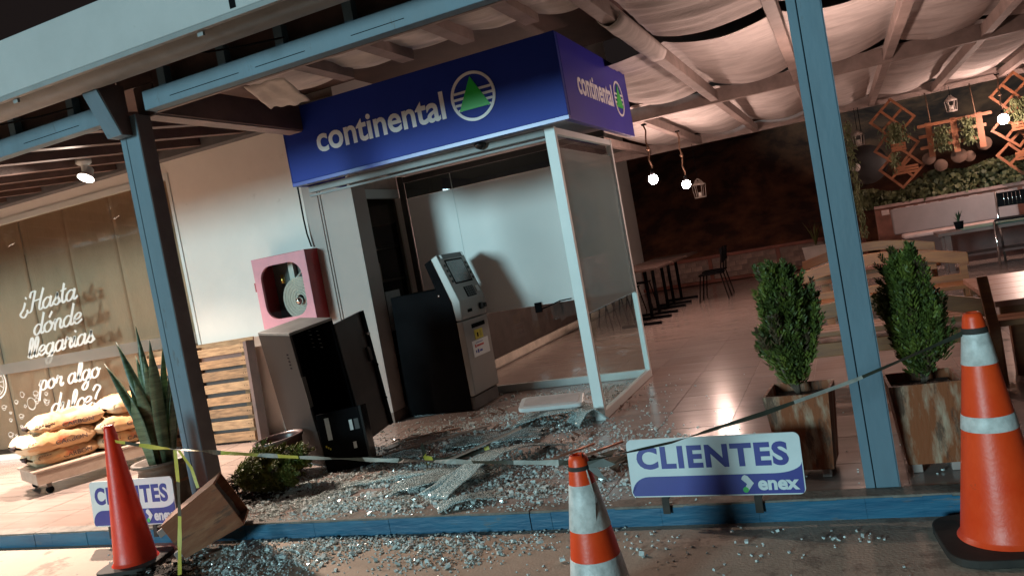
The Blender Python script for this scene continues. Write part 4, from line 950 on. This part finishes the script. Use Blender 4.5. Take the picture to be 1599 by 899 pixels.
sheetp('thin pale strip of broken glass edge on the glass carpet', (-1.10, .72), .95, .07, .25, crz, .02, 15)
sheetp('crumpled glass lump beneath the white plastic cover', (-.42, 2.16), .78, .40, .12, crz2, .07, 19)
sheetp('small crazed glass piece beside the corner post', (-.14, 1.93), .26, .26, .7, crz, .10, 23)
sheetp('pale crazed glass piece in front of the safe', (-1.45, 1.28), .42, .22, .1, crz, .03, 27)
sheetp('small crazed glass piece pushed against the kerb edge', (-.36, .17), .34, .16, .6, crz, .03, 31)
wp_ = thing('white_cover', 'white plastic cover lying on broken glass in the booth doorway', 'cover', (-.55, 2.28, .10), rot=(math.radians(6), math.radians(3), .25))
MB().prism(rrect(-.27, .27, -.16, .16, .05), 0, .035, 'xy').build('panel_top', mat('white_plastic', (.62, .62, .62), .35, var=.04), wp_, bevel=.008)
MB().prism(rrect(-.23, .23, -.12, .12, .04), .0352, .040, 'xy').build('panel_inset', mat('pinkish_plastic', (.48, .42, .41), .4, var=.15), wp_)
strip_m = mat('pinkish_trim', (.40, .27, .22), .4, .3, var=.15)
for lab, a, b in (('long pinkish trim strip pointing at the cash machine', (-1.75, 1.30, .02), (-1.02, 2.02, .03)), ('second trim strip near the safe', (-1.75, 1.85, .012), (-1.35, 2.10, .015)), ('trim strip propped on the bent glass sheet', (-.95, .98, .03), (-.42, 1.28, .16))):
    tag(MB().bar(a, b, .03, .012).build('trim_strip', strip_m), lab, 'trim strip')
cop = thing('copper_rods', 'two parallel coppery rods lying behind the middle cone', 'rods', (-.02, .95, .02))
for k in (0, 1): MB().tube([(-.13+.2*k, -.12, 0), (.17+.2*k, .20, .02)], .009, 8).build('rod', mat('copper', (.45, .22, .15), .35, .6) if k == 0 else MATS['copper'], cop)
ribbon('bent_trim', 'black and yellow bent trim piece lying on the glass', [(-1.22, 1.22, .12), (-1.16, 1.14, .03), (-1.02, 1.10, .02), (-.80, 1.16, .03), (-.66, 1.2, .06)], .05, [blk, yel, blk, blk, blk], 3, 4, .5)
mb = MB(); rr2 = random.Random(2)
for i in range(60):
    x, y = rr2.uniform(-1.9, .1), rr2.uniform(1.1, 2.7); a = rr2.uniform(0, 3.1); l = rr2.uniform(.03, .12)
    mb.bar((x, y, .008), (x+l*math.cos(a), y+l*math.sin(a), .012+rr2.uniform(0, .02)), rr2.uniform(.008, .03), .006)
tag(mb.build('splinters', mat('brown_splinters', (.12, .065, .045), .8, var=.5)), 'brown splinters scattered in the booth doorway', None, None, 'stuff')
mb = MB()
for i in range(26):
    x, y = rr2.gauss(.55, .2), rr2.gauss(.72, .12); a = rr2.uniform(0, 3.1); l = rr2.uniform(.05, .16)
    mb.add([(x, y, .006), (x+.02, y-.01, .03), (x+l*math.cos(a), y+l*math.sin(a), .02), (x+l*.5, y+l*.4, .05)], [(0, 1, 2), (1, 3, 2)])
tag(mb.build('dead_leaves', mat('dark_dead_leaves', (.06, .035, .02), .8, var=.5)), 'dry dark leaves blown behind the CLIENTES sign', None, None, 'stuff')
mb = MB(); rr3 = random.Random(6)
for i in range(900):
    x, y = rr3.gauss(-2.1, .16), rr3.gauss(-.55, .10)
    if i > 500: x, y = rr3.gauss(-2.35, .14), rr3.gauss(.5, .1)
    if i <= 500 and y > -.02: continue
    s_ = rr3.uniform(.004, .014); z = (-.1 if i <= 500 else 0)+s_*.6
    mb.M = Matrix.Translation((x, y, z)) @ Matrix.Rotation(rr3.uniform(0, 6), 4, 'Z'); mb.box(-s_, s_, -s_, s_, -s_*.6, s_*.6, jit=s_*.4)
tag(mb.build('spilled_soil', dirt), 'dark soil spilled from the tipped planter', None, None, 'stuff')
st_ = MB().ball((0, 0, 0), .05, 6, (1.2, .8, .7)).build('stone', mat('dark_stone', (.09, .07, .06), .9)); st_.location = (-1.95, -.66, -.07)
tag(st_, 'dark stone lying on the forecourt below the tipped planter', 'stone')

# ------------------------------------------------------------ dining corner, back left
def ped_table(label, x, y):
    t = thing('bistro_table', label, 'table', (x, y, 0), group='dark bistro tables in a row')
    B(-.40, .40, -.54, .54, .80, .835).build('table_top', mat('dark_table_top', (.05, .028, .022), .4) if 'dark_table_top' not in MATS else MATS['dark_table_top'], t, bevel=.006)
    for yy in (-.36, .36):
        MB().tube([(0, yy, .04), (0, yy, .80)], .028, 10).build('leg', black, t)
        MB().bar((-.30, yy, .022), (.30, yy, .022), .06, .04).build('foot', black, t)
for i, y in enumerate((8.0, 9.25, 10.5)): ped_table(('dark bistro table nearest the booth', 'dark bistro table in the middle of its row', 'dark bistro table at the far end of its row')[i], -1.05, y)
def chair(label, x, y, rz):
    t = thing('cafe_chair', label, 'chair', (x, y, 0), rz, 'dark cafe chairs by the bistro tables')
    B(-.20, .20, -.20, .20, .44, .465).build('seat', black, t, bevel=.01)
    for sx_ in (-1, 1):
        MB().tube([(sx_*.17, -.17, .44), (sx_*.21, -.24, .0)], .011, 6).build('leg', black, t); MB().tube([(sx_*.17, .17, .44), (sx_*.21, .25, .0)], .011, 6).build('leg', black, t)
        MB().tube([(sx_*.18, .18, .46), (sx_*.18, .25, .86)], .012, 6).build('back_post', black, t)
    B(-.19, .19, .215, .235, .62, .86).build('backrest', black, t, bevel=.01)
chair('dark cafe chair standing alone at the right of the bistro tables', -.30, 10.0, -PI/2)
chair('dark cafe chair by the far bistro table, right side', -.36, 10.75, -PI/2)
for i, y in enumerate((7.8, 8.7, 9.6, 10.5)): chair('dark cafe chair against the wall side, %s' % ('seen through the booth glass', 'second from the booth', 'third from the booth', 'furthest from the booth')[i], -1.72, y, PI/2)

# low brick wall with reddish rails
lw = thing('low_fence', 'low fence with brick infill and reddish wooden rails', 'fence', (0, 13.55, 0))
redw = mat('reddish_rail_wood', (.16, .045, .028), .6, var=.2)
B(-2.4, 2.3, -.07, .07, .53, .60).build('top_rail', redw, lw, bevel=.006); B(-2.4, 2.3, -.06, .06, .02, .09).build('bottom_rail', redw, lw, bevel=.006)
for xx in (-2.3, -.85, .55, 2.2): B(xx-.04, xx+.04, -.062, .062, .092, .528).build('post', redw, lw)
brm = mat('pale_brick', (.24, .17, .145), .9, var=.25, scale=9, rnd=.25); b0 = None
for r_ in range(4):
    for k in range(19):
        xx = -2.2+.235*k+(.117 if r_ % 2 else 0); nx_ = min(abs(xx+.1175-p) for p in (-.85, .55))
        if nx_ < .13 or xx > 1.95: continue
        if b0 is None: b0 = B(-.112, .112, -.05, .05, 0, .098).build('brick', brm, lw, bevel=.004); o = b0
        else: o = b0.copy(); COL.objects.link(o)
        o.location = (xx+.1175, random.uniform(-.004, .004), .095+.108*r_)
B(-2.26, 2.15, -.03, .03, .0921, .528).build('mortar', grout, lw)
wpn = thing('white_planter', 'white square planter box by the reddish rails', 'planter', (1.32, 12.95, 0))
MB().prism([(-.20, .02), (.20, .02), (.25, .46), (-.25, .46)], -.22, .22).build('box', mat('white_planter', (.52, .48, .45), .7, var=.1), wpn, bevel=.01)
B(-.26, .26, -.23, .23, .461, .49).build('rim', MATS['white_planter'], wpn)
def spiky(name, label, loc, n, L, w_, m, seed, spread=.6):
    r = random.Random(seed); t = thing(name, label, 'plant', loc)
    for i in range(n):
        a = r.uniform(0, 6.28); k = r.uniform(.1, spread); l = L*r.uniform(.6, 1.1); vs = []
        for j in range(5):
            q = j/4; c = Vector((math.cos(a)*k*l*q**1.4, math.sin(a)*k*l*q**1.4, l*q*(1-.15*q*k))); s_ = Vector((-math.sin(a), math.cos(a), 0))*w_*(1-q)**.6*(.6+.8*q if q < .5 else 1)
            vs += [c-s_, c+s_]
        MB().add(vs, [(2*j, 2*j+1, 2*j+3, 2*j+2) for j in range(4)]).build('leaf', m, t)
yg = mat('yellowish_leaf', (.10, .11, .03), .6, var=.3); dgl = mat('dark_leaf', (.025, .05, .02), .55, var=.3)
spiky('yucca', 'thin yellowish yucca growing in the white planter box', (1.32, 12.95, .47), 16, .55, .018, yg, 4)

# ------------------------------------------------------------ planted wall, bench and hanging decor, back right
pw = thing('planted_wall', 'reddish planted wall with a row of pale blocks along its ledge', 'wall', (0, 11.25, 0))
B(2.4, 6.4, 0, .25, 0, 1.02).build('wall', mat('reddish_brick_wall', (.17, .075, .055), .85, var=.3, scale=5, bump=.3), pw)
B(2.4, 6.4, -.03, .26, 1.021, 1.07).build('ledge', mat('ledge_pinkish', (.30, .20, .18), .8, var=.2), pw)
rb = random.Random(3)
for k in range(20): B(2.5+.19*k, 2.5+.19*k+.12, -.012, -.001, .90, .985).build('block', mat('block_pale', (.40, .32, .30), .7, var=.3, rnd=.5) if 'block_pale' not in MATS else MATS['block_pale'], pw)
ivm = mat('ivy_leaf', (.035, .05, .02), .6, scale=3, col2=(.14, .14, .06), thr=(.35, .68))
def ivp(r):
    x = r.uniform(2.1, 6.3); k = (x-2.1)/4.2; top = 1.30+.35*k+.22*noise.noise(Vector((x*1.6, 0, 3)))
    z = 1.05+(top-1.05)*r.random()**.8
    return (x, 11.2+r.uniform(0, .7), z), (r.gauss(0, 1), -1, r.gauss(0, .8))
mb = MB(); r_ = random.Random(31)
for i in range(5200):
    p, d = ivp(r_); p = Vector(p); d = Vector(d).normalized(); s_ = d.cross(Vector((0, 0, 1))).normalized(); u_ = s_.cross(d); q = r_.uniform(.025, .055); ro = r_.uniform(0, 6.28)
    s2 = s_*math.cos(ro)+u_*math.sin(ro); u2 = u_*math.cos(ro)-s_*math.sin(ro)
    mb.add([p-u2*q, p+s2*q*.8-u2*.2*q, p+u2*q, p-s2*q*.8-u2*.2*q], [(0, 1, 2, 3)])
tag(mb.build('ivy', ivm), 'ivy spilling over the planted wall', None, None, 'stuff')
be = thing('cushioned_bench', 'long grey cushioned bench in front of the planted wall', 'bench', (0, 10.6, 0))
greyc = mat('grey_cushion', (.20, .175, .175), .9, var=.06, bump=.2)
MB().prism([(.30, .985), (.36, .985), (.22, .56), (.14, .56)], 2.62, 4.42, 'yz').build('back_cushion', greyc, be, bevel=.03)
B(2.72, 4.5, -.36, .16, .50, .56).build('seat_cushion', mat('pinkish_cushion', (.52, .38, .35), .85), be, bevel=.02)
B(2.72, 4.5, -.34, .16, 0, .497).build('base', mat('dark_bench_base', (.09, .05, .045), .7), be)
lt = thing('low_table', 'low dark table with a green runner before the cushioned bench', 'table', (3.72, 9.45, 0))
B(-.62, .75, -.32, .32, .52, .57).build('table_top', paint_brown, lt, bevel=.006)
for sx_ in (-.5, .6):
    for sy_ in (-.25, .25): B(sx_-.04, sx_+.04, sy_-.04, sy_+.04, 0, .519).build('leg', paint_brown, lt)
B(-.45, .70, -.26, .26, .18, .21).build('shelf', MATS['dark_bench_base'], lt)
rn = B(-.30, .60, -.33, .33, .571, .577).build('runner', mat('green_runner', (.07, .13, .10), .85, var=.2), None); rn.location = (3.72, 9.45, 0); tag(rn, 'green cloth runner on the low dark table', 'table runner')
pt2 = thing('small_pot', 'small dark pot on the low dark table', 'pot', (3.42, 9.45, .578))
MB().lathe([(.05, 0), (.065, .10), (.07, .11), (.05, .11), (.045, .09), (.001, .09)], 14).build('pot_body', black, pt2)
spiky('small_plant', 'small spiky plant in the pot on the low table', (3.42, 9.45, .66), 22, .20, .014, dgl, 9, .9)
cc = thing('chrome_chair', 'shiny chrome framed chair beside the low table', 'chair', (4.05, 9.15, 0), -.3)
for sx_ in (-1, 1):
    MB().tube([(sx_*.2, -.22, 0), (sx_*.2, -.2, .62), (sx_*.2, .2, .64)], .016, 8).build('frame', chrome, cc)
    MB().tube([(sx_*.2, .24, 0), (sx_*.2, .2, .62), (sx_*.2, .26, 1.02)], .016, 8).build('frame', chrome, cc)
B(-.2, .2, -.2, .2, .625, .65).build('seat', black, cc, bevel=.008)
B(-.19, .19, .24, .255, .80, 1.0).build('backrest', black, cc)
for i in range(5): MB().tube([(-.1+.05*i, .232, .82), (-.1+.05*i, .236, .98)], .006, 6).build('back_rod', chrome, cc)
orw = mat('orange_brown_lattice', (.20, .07, .026), .6, var=.2, scale=7)
def lattice(t, cx, cz, sz, ang, y):
    mb = MB(); mb.M = Matrix.Translation((cx, y, cz)) @ Matrix.Rotation(ang, 4, 'Y'); h = sz/2
    for k in (-1, 0, 1):
        mb.box(-h, h, -.012, .002, k*(h-.02)-.02, k*(h-.02)+.02); mb.box(k*(h-.02)-.02, k*(h-.02)+.02, .003, .014, -h, h)
    mb.build('lattice_frame', orw, t)
def slatbox(t, cx, cz, w_, y):
    for k in range(3): MB().box(cx-w_/2, cx+w_/2, y-.16, y-.145, cz-.06+.045*k, cz-.025+.045*k).build('box_slat', orw, t)
    B(cx-w_/2, cx+w_/2, y-.143, y-.03, cz-.06, cz-.05).build('box_floor', orw, t)
def hang(label, cx, ys, grp='stacks of tilted lattice squares'):
    t = thing('lattice_hanger', label, 'hanging lattice', (0, 0, 0), group=grp)
    for k, (dx, z, a) in enumerate(ys): lattice(t, cx+dx, z, .50, a, 10.8+.03*k)
    MB().tube([(cx, 10.85, ys[0][1]+.3), (cx, 10.95, 2.80)], .006, 5).build('cord', rope_m, t)
    slatbox(t, cx+.02, ys[1][1]-.02, .22, 10.8); slatbox(t, cx+.08, ys[2][1]-.05, .36, 10.8)
    return t
hang('stack of tilted lattice squares hanging left of the trellis', 2.86, ((0, 2.44, .85), (.0, 1.99, .75), (.03, 1.64, .85)))
hang('stack of tilted lattice squares hanging at the far right edge', 4.56, ((.04, 2.44, .85), (-.0, 1.95, .75), (.02, 1.52, .85)))
tr = thing('hanging_trellis', 'orange brown trellis of three bars hung on two ropes', 'trellis', (0, 10.8, 0))
for i, z in enumerate((2.23, 2.06, 1.88)): B(3.20, 4.26-(.1*i), -.02, 0, z-.025, z+.025).build('bar', orw, tr)
for xx in (3.36, 3.72, 4.08): B(xx-.045, xx+.045, .001, .02, 1.72, 2.27).build('upright', orw, tr)
for xx in (3.40, 4.04): MB().tube([(xx, .01, 2.26), (xx, .16, 2.76)], .009, 6).build('rope', rope_m, tr)
vine = mat('pale_trailing_leaf', (.06, .08, .03), .65, scale=6, col2=(.14, .16, .07))
def trail(label, x, y, z0, z1, wd, n, seed, m=vine):
    o = thing('trailing_plant', None, None, (x, y, z0))
    sprays(n, lambda r: ((r.gauss(0, wd), r.gauss(0, .04), (z1-z0)*r.random()), (r.gauss(0, .3), -.4, -1)), .07, .016, seed, .3, .35).build('foliage', m, o)
    MB().tube([(0, 0, .02), (.01, .01, (z1-z0)*.5), (0, 0, z1-z0)], [.008, .005, .002], 5).build('stem', bark, o)
    return tag(o, label, 'hanging plant', 'trailing plants hung on the lattices')
trail('trailing plant hanging in the left lattice stack', 2.88, 10.72, 2.38, 2.02, .085, 520, 1)
trail('trailing plant hanging from the lowest squares of the left lattice stack', 2.80, 10.7, 1.92, 1.60, .03, 160, 2)
trail('left trailing plant on the hanging trellis', 3.52, 10.72, 2.18, 1.80, .06, 380, 3)
trail('right trailing plant on the hanging trellis', 3.90, 10.72, 2.24, 1.85, .05, 340, 4)
trail('trailing plant hanging in the far right lattice stack', 4.62, 10.72, 2.38, 1.98, .08, 480, 5)
trail('long thin vine hanging just right of the right post', 2.17, 10.75, 2.58, .62, .035, 700, 6)
slm = mat('cut_wood_slice', (.09, .052, .036), .8, var=.25, scale=14)
for i, (x, z, r) in enumerate(((3.30, 1.70, .10), (3.46, 1.56, .10), (3.74, 1.66, .12), (4.12, 1.78, .11), (3.90, 1.62, .09))):
    o = MB().lathe([(.001, 0), (r*.96, 0), (r, .006), (r, .028), (r*.96, .034), (.001, .034)], 18).build('wood_slice', slm); o.location = (x, 10.85+.045*i, z); o.rotation_euler = (PI/2, 0, 0)
    tag(o, ('wood slice leftmost under the hanging trellis', 'wood slice lowest above the ivy', 'large wood slice under the middle of the trellis', 'wood slice under the right end of the trellis', 'small wood slice between two larger slices')[i], 'wood slice', 'round wood slices under the trellis')
def lantern(label, x, y, z, ztop, s_, m, lit=False):
    t = thing('lantern', label, 'lantern', (x, y, z), group='lanterns hung from the far beam')
    for k in range(6):
        a = PI/3*k; MB().tube([(s_*.8*math.cos(a), s_*.8*math.sin(a), -s_), (s_*math.cos(a), s_*math.sin(a), s_*.9), (.01*math.cos(a), .01*math.sin(a), s_*1.9)], .006, 5).build('bar', m, t)
    MB().lathe([(s_*.82, 0), (s_*.84, .02), (.001, .021)], 12, (0, 0, -s_)).build('base', m, t); MB().lathe([(s_*1.04, 0), (s_*1.04, .015), (s_*.5, .06), (.01, .07)], 12, (0, 0, s_*.9)).build('cap', m, t)
    MB().tube([(0, 0, s_*1.6), (0, .0, ztop-z)], .005, 5).build('cord', black, t)
    MB().lathe([(.028, 0), (.028, .08), (.001, .081)], 10, (0, 0, -s_+.022)).build('candle', mat('candle_wax', (.6, .55, .5), .5) if 'candle_wax' not in MATS else MATS['candle_wax'], t)
pale_wire = mat('pale_wire', (.35, .30, .27), .5)
lantern('wire birdcage lantern beside the second bulb', -.39, 10.8, 1.90, 2.76, .12, pale_wire)
lantern('small lantern just right of the right post', 2.32, 10.85, 2.22, 2.76, .09, pale_wire)
lantern('small lantern above the hanging trellis', 3.74, 10.9, 2.46, 2.78, .09, pale_wire)
ds = thing('dish_lamp', 'large dark dish with a glass globe hanging behind the vine', 'lamp', (2.38, 10.95, 1.80))
dmb = MB(); dmb.M = Matrix.Rotation(PI/2, 4, 'X'); dmb.lathe([(.001, -.02), (.2, -.015), (.32, .03), (.33, .035), (.32, .015), (.2, -.03), (.001, -.035)], 30); dmb.build('dish', mat('dark_dish', (.014, .011, .011), .45, var=.2), ds)
MB().ball((-.17, -.12, -.02), .075, 8).build('globe', mat('glass_globe', (.55, .5, .48), .08, spec=.9), ds)
MB().tube([(0, 0, .32), (0, 0, .97)], .006, 5).build('cord', black, ds)

# ------------------------------------------------------------ wooden picnic benches behind the right post
bw = mat('orange_bench_timber', (.14, .045, .013), .5, scale=4, col2=(.22, .085, .024), stretch=(1, 8, 8), bump=.15)
bw2 = mat('dark_bench_timber', (.09, .04, .025), .55, var=.25)
def arch_bench(label, x0, x1, y, zt, flip=1, m=bw):
    t = thing('arched_bench', label, 'bench', (0, y, 0), group='wooden benches with arched backs')
    n = 14; w_ = x1-x0
    def fn(k): q = k/n; return x0+w_*q, zt-.12+.12*math.sin(PI*q)
    vs = []
    for k in range(n+1):
        xx, z = fn(k); vs += [(xx, -.02, z), (xx, .02, z), (xx, .02, z-.11), (xx, -.02, z-.11)]
    fs = [(4*k+a, 4*k+(a+1) % 4, 4*k+4+(a+1) % 4, 4*k+4+a) for k in range(n) for a in range(4)]+[(3, 2, 1, 0), (4*n, 4*n+1, 4*n+2, 4*n+3)]
    MB().add(vs, fs).build('back_rail', m, t, bevel=.005)
    B(x0+.02, x1-.02, -.015, .015, zt-.40, zt-.30).build('back_slat', m, t, bevel=.004)
    for xx in (x0+.03, x1-.07): MB().prism([(xx, 0), (xx+.06, 0), (xx+.05, zt-.2), (xx+.06, zt-.12), (xx, zt-.12), (xx-.01, zt-.25)], -.019, .019).build('leg', m, t)
    for k in range(3): B(x0, x1, flip*(.06+.12*k)-.05, flip*(.06+.12*k)+.05, .40, .435).build('seat_plank', m, t, bevel=.004)
    for xx in (x0+.05, x1-.10): B(xx, xx+.05, flip*.33-.025, flip*.33+.025, 0, .399).build('leg', m, t)
arch_bench('dark arched wooden bench nearest the rusty planters', 1.25, 2.66, 2.2, .66, 1)
arch_bench('arched wooden bench in the middle behind the cypress bush', 1.3, 2.86, 4.25, .80, -1)
arch_bench('arched wooden bench farthest back before the white planter', 1.35, 2.82, 6.6, .77, -1)
def ptable(label, x0, x1, y0, y1, z):
    t = thing('picnic_table', label, 'table', (0, 0, 0), group='wooden picnic tables')
    k = 5; d = (y1-y0)/k
    for i in range(k): B(x0, x1, y0+d*i, y0+d*i+d-.006, z-.04, z).build('table_plank', mat('reddish_table_timber', (.20, .085, .055), .32, scale=4, col2=(.28, .13, .09), stretch=(1, 8, 8)) if 'reddish_table_timber' not in MATS else MATS['reddish_table_timber'], t, bevel=.004)
    B(x0+.03, x1-.03, y0+.05, y0+.09, z-.13, z-.041).build('apron', bw, t); B(x0+.03, x1-.03, y1-.09, y1-.05, z-.13, z-.041).build('apron', bw, t)
    for xx in (x0+.08, x1-.16):
        for yy in (y0+.08, y1-.16): B(xx, xx+.08, yy, yy+.08, 0, z-.132).build('leg', bw, t)
ptable('reddish wooden picnic table at the right edge behind the tall cone', 2.72, 4.3, 2.1, 3.6, .52)
ptable('wooden picnic table between the two farther arched benches', 1.5, 2.7, 5.0, 5.9, .62)
kb2 = thing('plain_bench', 'plain wooden bench with a post back at the right edge', 'bench', (0, 1.75, 0))
for k in range(2): B(2.62, 4.2, .0+.13*k, .12+.13*k, .41, .45).build('seat_plank', bw, kb2, bevel=.005)
for xx in (2.60, 4.1): MB().prism([(xx, 0), (xx+.06, 0), (xx+.075, .4), (xx+.05, .74), (xx-.01, .74), (xx+.015, .4)], -.045, -.003).build('back_post', bw, kb2, bevel=.006)
for xx in (2.66, 4.05): B(xx, xx+.05, .20, .25, 0, .409).build('leg', bw, kb2)
